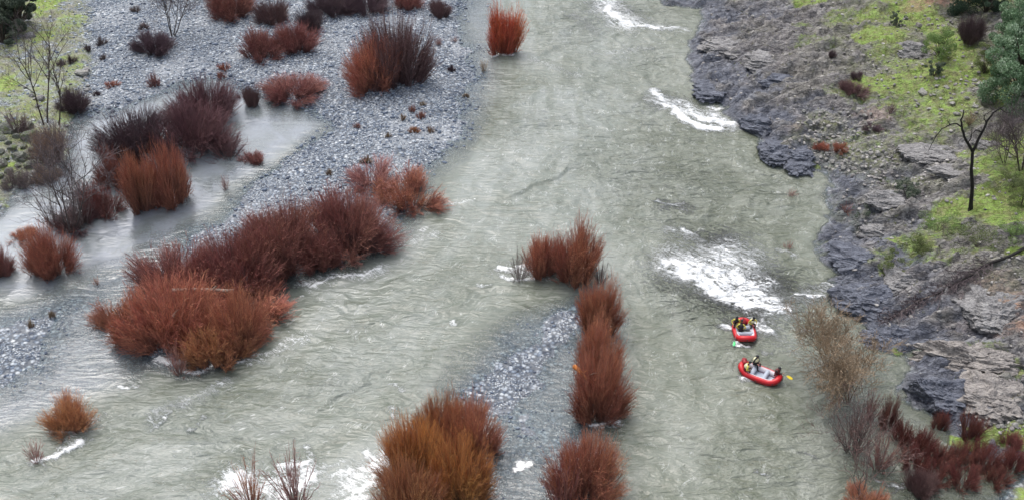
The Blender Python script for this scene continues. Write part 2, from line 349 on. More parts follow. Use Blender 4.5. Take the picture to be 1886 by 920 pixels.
def mat_water():
    t = NT('silty_water'); p = t.pos()
    calm = t.attr('calm'); foam = t.attr('foam'); depth = t.attr('depth')
    wp = t.map(p, (.5, 1.25, 1), (0, 0, .22))
    a = t.noise(wp, .62, 5, .52, .5); b = t.noise(wp, 1.7, 4, .52, .4); c = t.noise(t.map(p, (.8, 1.3, 1), (0,0,-.2)), 7, 3, .6, .5)
    rd = t.math('SUBTRACT', 1., t.math('ABSOLUTE', t.math('SUBTRACT', t.math('MULTIPLY', a, 2.), 1.)))
    hgt = t.math('ADD', t.math('MULTIPLY', rd, .75), t.math('ADD', t.math('MULTIPLY', b, .34), t.math('MULTIPLY', c, .06)))
    big = t.noise(p, .07, 4, .6, .6)
    bc = t.mix(t.mr(big, .35, .65), (.185,.207,.172), (.255,.28,.255))
    fl = t.n('ShaderNodeCombineXYZ'); t.l(t.attr('ft'), fl.inputs[0]); t.l(t.math('MULTIPLY', t.attr('fs'), .26), fl.inputs[1]); fl = fl.outputs[0]
    silt_sheen = t.mix(t.mr(t.noise(fl, .38, 6, .62, .3), .36, .64), t.mix(1., bc, (.70,.72,.66), 'MULTIPLY'), bc)
    silt_sheen = t.mix(t.attr('right'), silt_sheen, t.mix(1., silt_sheen, (.95,.93,.86), 'MULTIPLY'))
    silt_sheen = t.mix(calm, silt_sheen, t.mix(t.mr(t.noise(p, .22, 4, .6, .5), .38, .62), (.215,.245,.25), (.30,.335,.375)))  # calm water: sky reflection put into the base colour as pale blue
    # foam breaks up into lace and specks
    f1 = t.noise(t.map(p, (1., 1.5, 1), (0,0,.3)), 1.4, 8, .72, 1.2); f2 = t.noise(p, .5, 3)
    lace = t.math('SUBTRACT', 1., t.math('ABSOLUTE', t.math('MULTIPLY', t.math('SUBTRACT', f1, .5), 6.)))
    f3 = t.noise(t.map(p, (.9, 1.7, 1), (0,0,.3)), 4.5, 5, .7, 1.0)
    fr_ = t.map(t.map(p, (1, 1, 1), (0, 0, .6)), (.55, 1.9, 1))
    f3 = t.math('ADD', t.math('MULTIPLY', f3, .45), t.math('MULTIPLY', t.noise(fr_, 1.7, 6, .68, .8), .55))
    foam = t.math('ADD', foam, t.math('MULTIPLY', t.attr('rough'), .10)); fm = t.mr(t.math('ADD', t.math('MULTIPLY', foam, 1.0), t.math('ADD', t.math('MULTIPLY', t.math('SUBTRACT', lace, .5), .42), t.math('MULTIPLY', t.math('SUBTRACT', f3, .5), 2.8))), .34, .96)
    sn = t.noise(fl, 1.5, 5, .6, .4)
    froth = t.math('MULTIPLY', t.math('MULTIPLY', t.mr(t.math('ABSOLUTE', t.math('SUBTRACT', sn, .52)), 0., .022, 1., 0.), t.mr(t.noise(p, .9, 4, .6), .48, .66)), t.math('MULTIPLY', t.attr('chop'), t.math('ADD', .34, t.math('MULTIPLY', t.attr('rough'), .45))))
    wave_shade = t.math('MULTIPLY', t.math('MULTIPLY', t.mr(t.math('ABSOLUTE', t.math('SUBTRACT', b, .5)), 0., .03, 1., 0.), t.mr(a, .44, .60)), t.math('MULTIPLY', t.attr('chop'), .6))
    silt_sheen = t.mix(wave_shade, silt_sheen, (.12,.125,.085))  # shade on the wave faces, painted as thin dark strokes
    silt_sheen = t.mix(froth, silt_sheen, (.62,.64,.62))
    speck = t.math('MULTIPLY', t.mr(t.noise(t.map(p, (.8,1.6,1), (0,0,.3)), 2.6, 5, .7, .8), .665, .72), t.mr(f2, .42, .62))
    speck = t.math('MULTIPLY', speck, t.attr('chop'))
    fm = t.math('MAXIMUM', fm, t.math('MULTIPLY', speck, .75))
    col = t.mix(fm, silt_sheen, (.86,.88,.88))
    st = t.math('MULTIPLY', t.math('SUBTRACT', 1., t.math('MULTIPLY', calm, .72)), 1.)
    st = t.math('MULTIPLY', st, t.mr(t.noise(p, .055, 3, .5), .35, .65, .45, 1.)); st = t.math('MULTIPLY', st, t.math('ADD', .80, t.math('MULTIPLY', t.attr('rough'), .55))); st = t.math('MULTIPLY', st, t.math('ADD', .72, t.math('MULTIPLY', t.attr('right'), .55)))
    nb = t.bump(t.math('ADD', hgt, t.math('MULTIPLY', fm, .25)), st, .72)
    surf = t.pbsdf(col, t.mr(fm, 0., 1., .09, .6), nb, .8, IOR=t.math('ADD', 1.4, t.math('MULTIPLY', calm, .65)))
    clear = t.n('ShaderNodeBsdfTransparent'); clear.inputs[0].default_value = (.86,.93,.95,1)
    gl = t.n('ShaderNodeBsdfGlossy'); gl.inputs['Roughness'].default_value = .1; t.l(nb, gl.inputs['Normal'])
    fr = t.n('ShaderNodeFresnel'); fr.inputs[0].default_value = 1.33; t.l(nb, fr.inputs['Normal'])
    cl = t.n('ShaderNodeMixShader'); t.l(fr.outputs[0], cl.inputs[0]); t.l(clear.outputs[0], cl.inputs[1]); t.l(gl.outputs[0], cl.inputs[2])
    depth = t.math('ADD', depth, t.math('MULTIPLY', t.math('SUBTRACT', t.noise(p, 3.2, 5, .7), .52), .32)); depth = t.math('MAXIMUM', depth, 0.)
    murk = t.math('SUBTRACT', 1., t.math('POWER', 2.718, t.math('MULTIPLY', depth, t.math('ADD', -7., t.math('MULTIPLY', calm, 3.2)))))
    murk = t.math('MAXIMUM', murk, fm)
    mx = t.n('ShaderNodeMixShader'); t.l(murk, mx.inputs[0]); t.l(cl.outputs[0], mx.inputs[1]); t.l(surf, mx.inputs[2])
    return t.fin(mx.outputs[0])
M_water = mat_water()

def axis(lo, f0, f1, hi, step, mids=()):
    segs = [np.arange(f0, f1, step)] if not mids else [np.arange(a, b, s) for a, b, s in mids]
    core = np.concatenate(segs)
    ol = []; x = core[0]; d = step*2
    while x > lo: x -= d; ol.append(x); d *= 1.35
    oh = []; x = core[-1]; d = step*2
    while x < hi: x += d; oh.append(x); d *= 1.35
    return np.concatenate([ol[::-1], core, oh])
def gridfaces(nx, ny):
    i = np.arange(nx*ny).reshape(ny, nx)
    return np.stack([i[:-1, :-1], i[:-1, 1:], i[1:, 1:], i[1:, :-1]], -1).reshape(-1, 4)
# ---------------------------------------------------------------- where the shrubs stand (read off the photograph, turned into ground points)
CO = dict(dp=(.21,.11,.115), dk=(.14,.09,.105), mr=(.36,.135,.115), mt=(.27,.085,.07), rb=(.54,.195,.125), rr=(.72,.16,.07), orr=(.54,.215,.11), og=(.62,.25,.085), pt=(.42,.29,.22), gr=(.26,.20,.19), tan=(.50,.37,.22), pk=(.52,.24,.22))
G_TH = 'willow shrubs of the long diagonal thicket'
G_CH = 'shrubs crowded in the side channel'
SH = [  # x0, y0, x1, y1, colour, shape, label, group
(378,-22,470,38,'mr','dome','large maroon shrub at the top edge, right of the bare grey tree',None),
(468,0,532,46,'dp','dome','purplish brown shrub just right of the large maroon shrub at the top edge',None),
(548,18,602,60,'dk','brush','small dark purple shrub above the two spreading maroon shrubs of the upper bar',None),
(570,-20,655,32,'dk','dome','dark purple shrub at the top edge, leftmost of the row of three',None),
(632,-22,716,28,'dk','dome','dark grey purple shrub at the top edge, middle of the row of three',None),
(722,-20,778,20,'mr','dome','maroon shrub at the top edge, rightmost of the row of three',None),
(792,0,833,34,'dp','brush','small round purple shrub standing alone at the top edge beside the river',None),
(437,55,525,112,'mr','low','low spreading maroon shrub with pinkish tips, left one of a pair on the upper bar',None),
(500,42,588,102,'mr','dome','maroon shrub with darker crown, right one of a pair on the upper bar',None),
(246,58,326,103,'dk','dome','dark maroon dome shaped shrub at the foot of the bare grey tree',None),
(893,12,960,102,'rr','brush','bright orange red upright shrub standing alone in the river near the top edge',None),
(638,70,745,174,'rb','dome','large rusty red shrub, left half of the biggest clump on the gravel bar',None),
(672,28,794,164,'dp','dome','large dark purple red shrub, right half of the biggest clump on the gravel bar',None),
(487,135,602,190,'mr','dome','maroon dome shrub on the gravel between the side channel and the biggest clump',None),
(447,156,480,197,'dp','brush','small upright dark shrub standing in the pale water of the side channel',None),
(322,142,436,238,'dp','dome','dark maroon shrub at the upper right of the side channel clump',G_CH),
(188,192,320,298,'dk','dome','very dark purple leafy looking shrub at the left of the side channel clump',G_CH),
(288,180,432,288,'dp','dome','wide dark maroon shrub in the middle of the side channel clump',G_CH),
(385,234,458,294,'dp','sparse','dark twiggy shrub at the right end of the side channel clump',G_CH),
(442,274,490,303,'mr','low','small low red shrub touching the right end of the side channel clump',G_CH),
(232,284,296,392,'rb','brush','upright rusty shrub in the channel, left of the pair below the dark clump',G_CH),
(276,265,350,382,'rb','dome','tall rusty shrub in the channel, right of the pair below the dark clump',G_CH),
(182,270,250,348,'mr','low','dull red shrub under the left side of the dark purple shrub',G_CH),
(140,330,222,402,'mr','low','low reddish brown shrub right of the grey bare tree in the channel',G_CH),
(90,385,190,430,'dp','low','low dark brown shrub around the foot of the grey bare tree in the channel',None),
(15,415,74,446,'rb','low','low rusty shrub at the left bank above the round rusty shrub',None),
(42,415,142,514,'rb','dome','rounded rusty shrub standing in pale water near the left edge',None),
(-30,445,26,514,'mr','dome','dark red shrub cut by the left edge of the picture',None),
(108,165,165,210,'dk','dome','dark brown bramble on the left bank beside the two trunked bare tree',None),
(60,236,126,305,'pt','brush','tan dead brush below the two trunked bare tree',None),
(62,300,112,338,'pt','low','low tan brush on the shore left of the grey bare tree',None),
(72,335,130,420,'gr','sparse','hazy grey twigs at the left side of the grey bare tree',None),
(120,330,185,418,'gr','sparse','hazy grey twigs at the right side of the grey bare tree',None),
(95,370,170,425,'gr','sparse','low grey twigs in front of the grey bare tree',None),
(5,312,60,350,'gr','low','low grey brown brush below the mossy boulders',None),
(36,208,64,248,'dp','sparse','dark twiggy bush just left of the slender bare trees',None),
(0,195,66,248,'gr','sparse','grey brown brush on the left bank above the mossy boulders',None),
(450,368,600,506,'mr','dome','wide deep maroon shrub in the middle of the long thicket',G_TH),
(562,345,722,478,'mr','dome','wide maroon shrub with fine upright twigs, near the upper right end of the long thicket',G_TH),
(552,430,626,500,'mr','dome','small dark red shrub bulging from the lower edge of the long thicket into the river',G_TH),
(690,316,820,390,'rb','low','rusty fan shaped shrub over the river at the upper right tip of the thicket',G_TH),
(640,300,745,356,'pk','loose','pale pinkish thin shrub behind the upper right tip of the long thicket',G_TH),
(250,455,410,565,'mr','dome','wide dull red shrub at the upper left of the long thicket, behind the pale log',G_TH),
(368,425,510,548,'mr','dome','dark maroon shrub right of the pale log in the long thicket',G_TH),
(172,540,300,628,'rb','low','reddish shrub at the lower left tip of the long thicket, spreading over wet gravel',G_TH),
(240,515,405,655,'rb','dome','big rusty brown shrub below the pale log in the long thicket',G_TH),
(385,520,545,612,'rb','low','rusty shrub sweeping right over the river at the lower side of the long thicket',G_TH),
(340,590,462,684,'orr','low','orange brown shrub at the bottom tip of the long thicket, above white water',G_TH),
(390,535,495,650,'rb','dome','rusty red shrub between the orange brown ones at the lower end of the long thicket',G_TH),
(440,400,560,480,'mr','dome','dull maroon shrub filling the upper side of the long thicket near its middle',G_TH),
(300,560,400,640,'rb','dome','reddish brown shrub low down among the orange brown ones of the long thicket',G_TH),
(610,385,705,465,'dp','dome','darker shrub tucked between the wide ones near the upper right of the long thicket',G_TH),
(330,480,440,560,'mr','dome','dark maroon shrub directly behind the pale log',G_TH),
(78,737,176,798,'orr','brush','small round orange shrub standing alone in shallow water at the lower left',None),
(40,806,92,850,'pk','sparse','small thin pinkish shrub with a white wake at the lower left',None),
(418,838,508,940,'rb','sparse','thin half drowned orange twigs in white foam at the bottom edge, left of a pair',None),
(500,828,590,935,'pk','sparse','thin half drowned pinkish twigs in white foam at the bottom edge, right of a pair',None),
(750,726,868,835,'orr','dome','orange brown shrub at the top left of the large rounded clump at the bottom edge',None),
(808,730,920,852,'rb','dome','reddish shrub at the top right of the large rounded clump at the bottom edge',None),
(700,765,830,905,'og','dome','brown orange shrub at the left of the large rounded clump at the bottom edge',None),
(775,805,905,945,'og','dome','bright orange shrub in the middle of the large rounded clump at the bottom edge',None),
(688,850,815,985,'orr','dome','orange brown shrub at the lower left of the large rounded clump at the bottom edge',None),
(1005,800,1145,940,'rb','dome','reddish brown shrub in the river at the bottom edge, below the island column',None),
(985,838,1085,955,'mr','sparse','thin dark red shrub at the left of the reddish brown shrub at the bottom edge',None),
(1060,515,1142,618,'rb','brush','rusty upright shrub, topmost in the column of shrubs along the island',None),
(1055,588,1144,705,'rb','dome','rusty upright shrub, middle of the column of shrubs along the island',None),
(1048,650,1155,782,'rb','dome','wide dark rusty shrub with water curling round its foot, lowest in the island column',None),
(1005,412,1108,522,'rb','brush','tall rusty shrub standing in the middle of the river above the island',None),
(962,430,1035,512,'rb','brush','smaller rusty shrub touching the left side of the tall one above the island',None),
(936,445,975,516,'gr','sparse','thin bare brown shrub in white water left of the rusty pair above the island',None),
(1085,468,1126,522,'gr','sparse','thin grey brown twigs at the right foot of the tall rusty shrub above the island',None),
(1583,712,1622,775,'mr','sparse','thin reddish shrub in flooded shallows right below the tan tree pair',None),
(1614,728,1652,790,'mt','loose','upright dark red shrub in the flooded shallows left of the dark rock',None),
(1638,772,1690,818,'mt','loose','dense dark red shrub at the upper left end of the lower right thicket',None),
(1668,788,1722,835,'mt','loose','upright maroon shrub just right of the upper left end of the lower right thicket',None),
(1655,820,1712,868,'mt','loose','round maroon shrub at the left side of the lower right thicket',None),
(1700,812,1758,862,'mt','loose','maroon shrub with loose twigs near the middle left of the lower right thicket',None),
(1745,815,1800,860,'mt','loose','maroon shrub at the upper middle of the lower right thicket',None),
(1788,808,1842,862,'mt','loose','taller upright maroon shrub in the middle of the lower right thicket',None),
(1835,818,1890,868,'mt','loose','maroon shrub at the right end of the lower right thicket',None),
(1690,850,1750,898,'mt','loose','maroon shrub in the lower middle of the lower right thicket, over water',None),
(1745,848,1805,900,'mt','loose','wide maroon shrub at the bottom middle of the lower right thicket',None),
(1800,850,1862,895,'mt','loose','maroon shrub at the bottom right of the lower right thicket, beside the grass',None),
(1665,862,1722,915,'dp','brush','dark shrub at the lowest left tip of the lower right thicket',None),
(1880,822,1930,870,'mt','loose','maroon shrub cut by the right edge in the lower right thicket',None),
(1714,752,1746,792,'mt','loose','small dark red shrub at the foot of the dark rock, left of two',None),
(1762,758,1812,812,'mt','loose','small dark red shrub at the foot of the dark rock, right of two',None),
(1842,793,1884,826,'mr','low','low dark red shrub on the grass strip near the right edge',None),
(1536,888,1640,960,'rb','low','orange red twigs at the bottom edge below the thin bare tree',None),
(1530,738,1612,836,'gr','sparse','thin spreading bare shrub in the river below the tan tree pair',None),
(1586,788,1650,866,'pk','sparse','thin pinkish grey bare shrub between the spreading bare shrub and the lower right thicket',None),
(1540,148,1598,177,'dp','low','low dark brown bush on the rock shelf left of the bright grass',None),
(1564,131,1590,148,'dk','low','small dark round bush just above the low brown bush on the rock shelf',None),
(1627,187,1654,209,'dp','sparse','small brown twiggy bush at the edge of the grass on the right bank',None),
(1588,229,1624,243,'dk','low','flat dark bush among the stones of the right bank',None),
(1498,262,1528,279,'rb','low','small rusty bush on the rubble by the river, left of two',None),
(1530,262,1562,281,'rb','low','small rusty bush on the rubble by the river, right of two',None),
(1522,92,1542,107,'dk','low','tiny dark bush on the rock ledges near the top right',None),
(1448,340,1470,360,'pk','sparse','tiny thin shrub standing in the river at the edge of the right rocks',None),
(1442,430,1462,460,'pk','sparse','tiny thin shrub in the river beside the right rocks, below another',None),
(1542,373,1572,392,'mr','sparse','small reddish bush on dark rock at the river edge',None),
(1768,205,1800,230,'tan','sparse','tan dry bush behind the black dead tree',None),
(1762,28,1810,78,'dk','dome','dark grey round bush on the upper right slope beside the green one',None),
(660,286,690,303,'tan','tuft','tan grass tuft standing alone in the middle of the lower gravel',None),
(748,232,776,247,'og','tuft','orange tan tuft at the river side of the gravel, lower left of the group',None),
(784,232,803,246,'tan','tuft','tan tuft at the river side of the gravel, lower right of the group',None),
(734,208,750,223,'tan','tuft','small tan tuft, leftmost in the row above the orange tan tuft',None),
(764,203,786,221,'rb','tuft','brown tuft right of the small tan tuft on the gravel',None),
(752,192,768,208,'rb','tuft','small brown tuft, topmost in the group at the river side of the gravel',None),
(648,225,667,238,'rb','tuft','small brown tuft alone in the gravel below the maroon dome shrub',None),
(598,310,616,324,'tan','tuft','small dry tan tuft in the gravel above the long thicket',None),
(706,244,724,254,'tan','tuft','tiny tan tuft left of the orange tan tuft on the gravel',None),
(770,186,786,196,'tan','tuft','tiny tan tuft just right of the topmost brown tuft on the gravel',None),
(880,108,902,132,'tan','sparse','thin tan stalks in shallow water below the bright orange red shrub',None),
(796,66,818,84,'mr','sparse','small thin red shrub on pale gravel right of the biggest clump',None),
(830,66,846,78,'mr','sparse','tiny thin red shrub at the waterline right of the biggest clump',None),
(824,120,840,132,'dk','low','small dark clump at the waterline right of the biggest clump',None),
(850,170,866,180,'tan','tuft','tiny tan tuft at the waterline of the gravel bar',None),
(250,42,282,56,'gr','tuft','grey green tuft on the gravel left above the dark maroon dome',None),
(172,67,202,85,'gr','tuft','greyish tuft at the edge of the grassy left bank, upper one',None),
(188,149,224,164,'rb','tuft','flat brown tuft on gravel above the side channel',None),
(398,115,428,132,'rb','tuft','reddish tuft on gravel above the side channel clump',None),
(152,80,172,96,'dk','tuft','small dark tuft at the edge of the grassy left bank',None),
(182,98,200,112,'gr','tuft','small grey tuft on the gravel beside the left bank',None),
(270,132,300,162,'pk','tuft','pinkish dry weeds on gravel above the side channel',None),
(168,166,188,178,'dk','tuft','small dark tuft where the gravel meets the side channel',None),
(396,132,420,146,'rb','tuft','small reddish tuft just above the side channel clump',None),
(118,100,146,118,'dk','tuft','dark green bush on the grassy left bank',None),
(102,108,124,124,'dk','tuft','small dark bush on the grassy left bank beside the dark green one',None),
(238,10,262,24,'gr','tuft','greyish tuft on gravel near the top edge',None),
(430,168,446,182,'dk','tuft','tiny dark clump on gravel beside the upright dark shrub',None),
(170,507,186,524,'rb','sparse','tiny red twiggy plant standing in wet gravel',None),
(50,585,66,604,'tan','tuft','small dry tuft on the wet gravel patch at the left, lower one',None),
(88,568,104,586,'tan','tuft','small dry tuft on the wet gravel patch at the left, upper one',None),
(406,318,426,350,'pk','sparse','tiny thin pinkish plant in the channel shallows left of the lower gravel',None),
(300,625,360,690,'pk','sparse','thin brown twigs in white water under the orange brown shrub',None),
]
def place(x0, y0, x1, y1, shape):
    Rp = (x1-x0)/2; cx = (x0+x1)/2; th0 = PITCH+math.atan((y1-460)/F); 
    foot = {'loose': .5, 'dome': .62, 'low': .6, 'brush': .45, 'sparse': .25, 'fan': .4, 'tuft': .6}[shape]
    py = y1-foot*Rp*math.sin(th0)
    g = g0(cx, py, 0.0)
    return cx, py, Rp, g
for i, s in enumerate(SH):
    cx, py, Rp, g = place(*s[:4], s[5])
    if cx < 1420 or (cx < 1700 and py > 690):
        sc_, _ = scale_at(*g)
        MOUNDS.append((g[0], g[1], max(.8, Rp*sc_*.8), -.22))
TREES_BARE = [(1522,672), (1562,738), (1350,700), (1588,912), (138,425)]
for a, b in ((1522,672), (1562,738), (1588,912), (1575,835), (130,420)):
    g = g0(a, b); MOUNDS.append((g[0], g[1], 1.2, -.25))

# ---------------------------------------------------------------- terrain and water
def terrain():
    xs = axis(-1500, 0, 0, 1500, .3, ((-80, 16, .3), (16, 72, .17))); ys = axis(-400, 0, 0, 2200, .2, ((50, 100, .17), (100, 165, .27)))
    X, Y = np.meshgrid(xs, ys); x = X.ravel(); y = Y.ravel(); f = fields(x, y); z = f['z']
    n = fbm(x*.5, y*.5, 3, 61)-.5
    rock = np.maximum(sstep(-.6, .4, f['sr']), 0)
    soil = np.maximum(sstep(-1.5, 2.0, f['sl']+1.5*n), sstep(-.5, 1.2, f['sc']))
    soil = np.maximum(soil, .75*blobs(x, y, RUB)*(f['sr'] > 0))
    soil = np.maximum(soil, .6*sstep(13, 22, f['sr']+7*n))
    grass = np.maximum(1.35*blobs(x, y, GR)*(f['sr'] > -.5), np.maximum(blobs(x, y, GL)*sstep(-2, 1, f['sl']), 0))
    grass = np.maximum(grass, .9*sstep(0, 1, f['sc'])); grass = np.maximum(grass, .55*sstep(78, 100, np.abs(x)))
    wet = rock*(1-sstep(.5, 2.3, z+2.4*n))
    under = sstep(.04, -.04, z)
    me = mk_mesh('terrain', np.stack([x, y, z], 1), gridfaces(len(xs), len(ys)), [M_ground], True,
        dict(rock=rock, soil=soil, grass=grass, wet=wet, under=under, path=blobs(x, y, PATH), pink=blobs(x, y, PINK)))
    o = link('terrain', me); tag(o, kind='structure')
    return xs, ys, z.reshape(len(ys), len(xs))
TX, TY, TZ = terrain()
def hz(x, y):                                  # terrain height, read back from the mesh
    x = np.atleast_1d(np.asarray(x, float)); y = np.atleast_1d(np.asarray(y, float))
    i = np.clip(np.searchsorted(TX, x)-1, 0, len(TX)-2); j = np.clip(np.searchsorted(TY, y)-1, 0, len(TY)-2)
    u = (x-TX[i])/(TX[i+1]-TX[i]); v = (y-TY[j])/(TY[j+1]-TY[j])
    return (TZ[j, i]*(1-u)+TZ[j, i+1]*u)*(1-v)+(TZ[j+1, i]*(1-u)+TZ[j+1, i+1]*u)*v
def at(px, py):                                # where the view ray through a pixel meets the ground or the water
    d = ray(px, py); t = (H-14)/(-d[2]); 
    for _ in range(400):
        p = np.array([0, 0, H])+d*t
        g = max(float(hz(p[0], p[1])[0]), 0)
        if p[2] <= g+.02: break
        t += max(.03, (p[2]-g)*.6)
    return p[0], p[1], float(hz(p[0], p[1])[0])

FOAM = [ ([(1255,485),(1330,515),(1410,560)],42,.70), ([(1335,465),(1400,540)],44,.62), ([(1290,450),(1380,470)],26,.45), ([(1400,585),(1450,640)],20,.36), ([(1240,425),(1300,450)],18,.42), ([(1220,380),(1260,385)],12,.4), ([(1420,560),(1520,545)],14,.42), ([(1460,540),(1530,530)],10,.5), ([(1215,185),(1350,230)],20,.58), ([(1115,5),(1160,45)],24,.58), ([(1155,48),(1260,55)],10,.5), ([(918,495),(1000,500)],14,.6), ([(560,520),(700,495)],12,.45), ([(640,470),(800,430)],12,.4), ([(560,620),(470,665)],12,.4), ([(280,770),(420,700)],14,.42), ([(180,770),(80,850)],12,.4), ([(430,890),(480,905),(560,880)],30,.66), ([(640,890),(700,850)],22,.6), ([(290,665),(360,670)],12,.5), ([(1340,600),(1410,610)],14,.5),
 # polylines in photo pixels, half width (px), strength
([(1235,482),(1262,500),(1290,520),(1320,540)],13,.95), ([(1262,484),(1300,492),(1330,505),(1352,520)],10,.7), ([(1300,520),(1340,548),(1380,566)],16,1), ([(1345,470),(1380,478),(1400,492)],9,.55),
([(1350,505),(1380,525),(1400,545),(1420,552)],16,.85), ([(1360,540),(1400,568),(1440,574)],10,.95), ([(1320,500),(1350,530)],20,.75), ([(1400,520),(1425,535)],9,.6),([(1250,420),(1262,428),(1275,432)],5,.8),
([(1212,374),(1222,380),(1262,376)],4,.75), ([(1465,540),(1490,545),(1515,545)],6,.9), ([(1440,462),(1470,470)],4,.5), ([(1510,525),(1535,530)],4,.7),
([(1205,172),(1225,190),(1250,205),(1290,215),(1350,228)],7,.85), ([(1240,208),(1265,225),(1290,236),(1325,238)],7,1), ([(1290,222),(1330,228),(1365,232)],5,.9), ([(1310,195),(1328,200)],4,.8),
([(1118,10),(1135,30),(1150,42),(1170,50),(1210,53)],6,.9), ([(1130,0),(1150,20)],12,.5),([(1225,52),(1245,54)],3,.8),([(1095,20),(1130,15)],14,.4),
([(1332,606),(1348,606)],9,.95), ([(1396,600),(1412,612)],9,.8), ([(1352,630),(1380,634)],5,.85), ([(1358,690),(1374,697)],6,.8), ([(1420,672),(1450,690)],4,.35),([(1400,645),(1420,650)],6,.5),([(1375,585),(1400,590)],7,.7),
([(916,490),(935,494)],7,1), ([(960,492),(1000,494)],7,1), ([(930,512),(955,514),(985,512)],4,.8), ([(880,522),(900,524)],3,.6),
([(290,660),(320,668),(360,664)],6,1), ([(325,683),(370,684),(400,672)],4,.9), ([(250,715),(215,717)],4,.7), ([(440,668),(470,655)],2,.6),
([(60,848),(100,836),(150,815)],6,.95), ([(100,826),(170,806)],3,.6), ([(100,797),(140,795)],3,.9),
([(430,900),(450,880)],9,.95), ([(520,860),(560,850)],8,.85), ([(525,915),(575,880)],10,1), ([(470,920),(500,905)],7,.8),([(560,820),(575,850)],5,.5),
([(660,905),(690,890)],8,.85), ([(675,830),(690,860),(685,880)],6,.75), ([(620,875),(650,868)],5,.65),([(650,915),(680,915)],6,.7),([(600,860),(640,850)],3,.5),
([(958,858),(975,856)],7,1), ([(1095,778),(1140,774)],5,.85), ([(1110,785),(1150,780)],2,.5),
([(560,524),(620,512),(700,492)],3,.8), ([(600,508),(690,498)],3,.6), ([(472,590),(520,560),(560,545)],2.5,.55), ([(640,470),(700,462),(760,445)],3,.55), ([(460,660),(560,620)],2,.45), ([(700,440),(790,420)],2,.5), ([(730,395),(800,375),(870,370)],2.5,.5),
([(280,790),(310,770),(330,755)],4,.55), ([(345,795),(375,770)],3,.45), ([(405,710),(420,700)],3,.7), ([(1395,868),(1420,872)],3,.6), ([(830,590),(832,600)],3,.8), ([(722,706),(745,714)],4,.55),
([(715,750),(730,770)],4,.55), ([(905,15),(950,100)],2,.2), ([(905,104),(948,100)],3,.9), ([(1480,610),(1500,605)],3,.5), ([(1470,830),(1500,845)],3,.5), ([(1612,880),(1650,890)],4,.7), ([(1640,905),(1660,890)],3,.6),
([(1460,598),(1560,640)],3,.3),([(1100,100),(1200,90)],10,.25),([(980,110),(1060,140)],8,.3),([(1060,30),(1100,60)],12,.3),
]
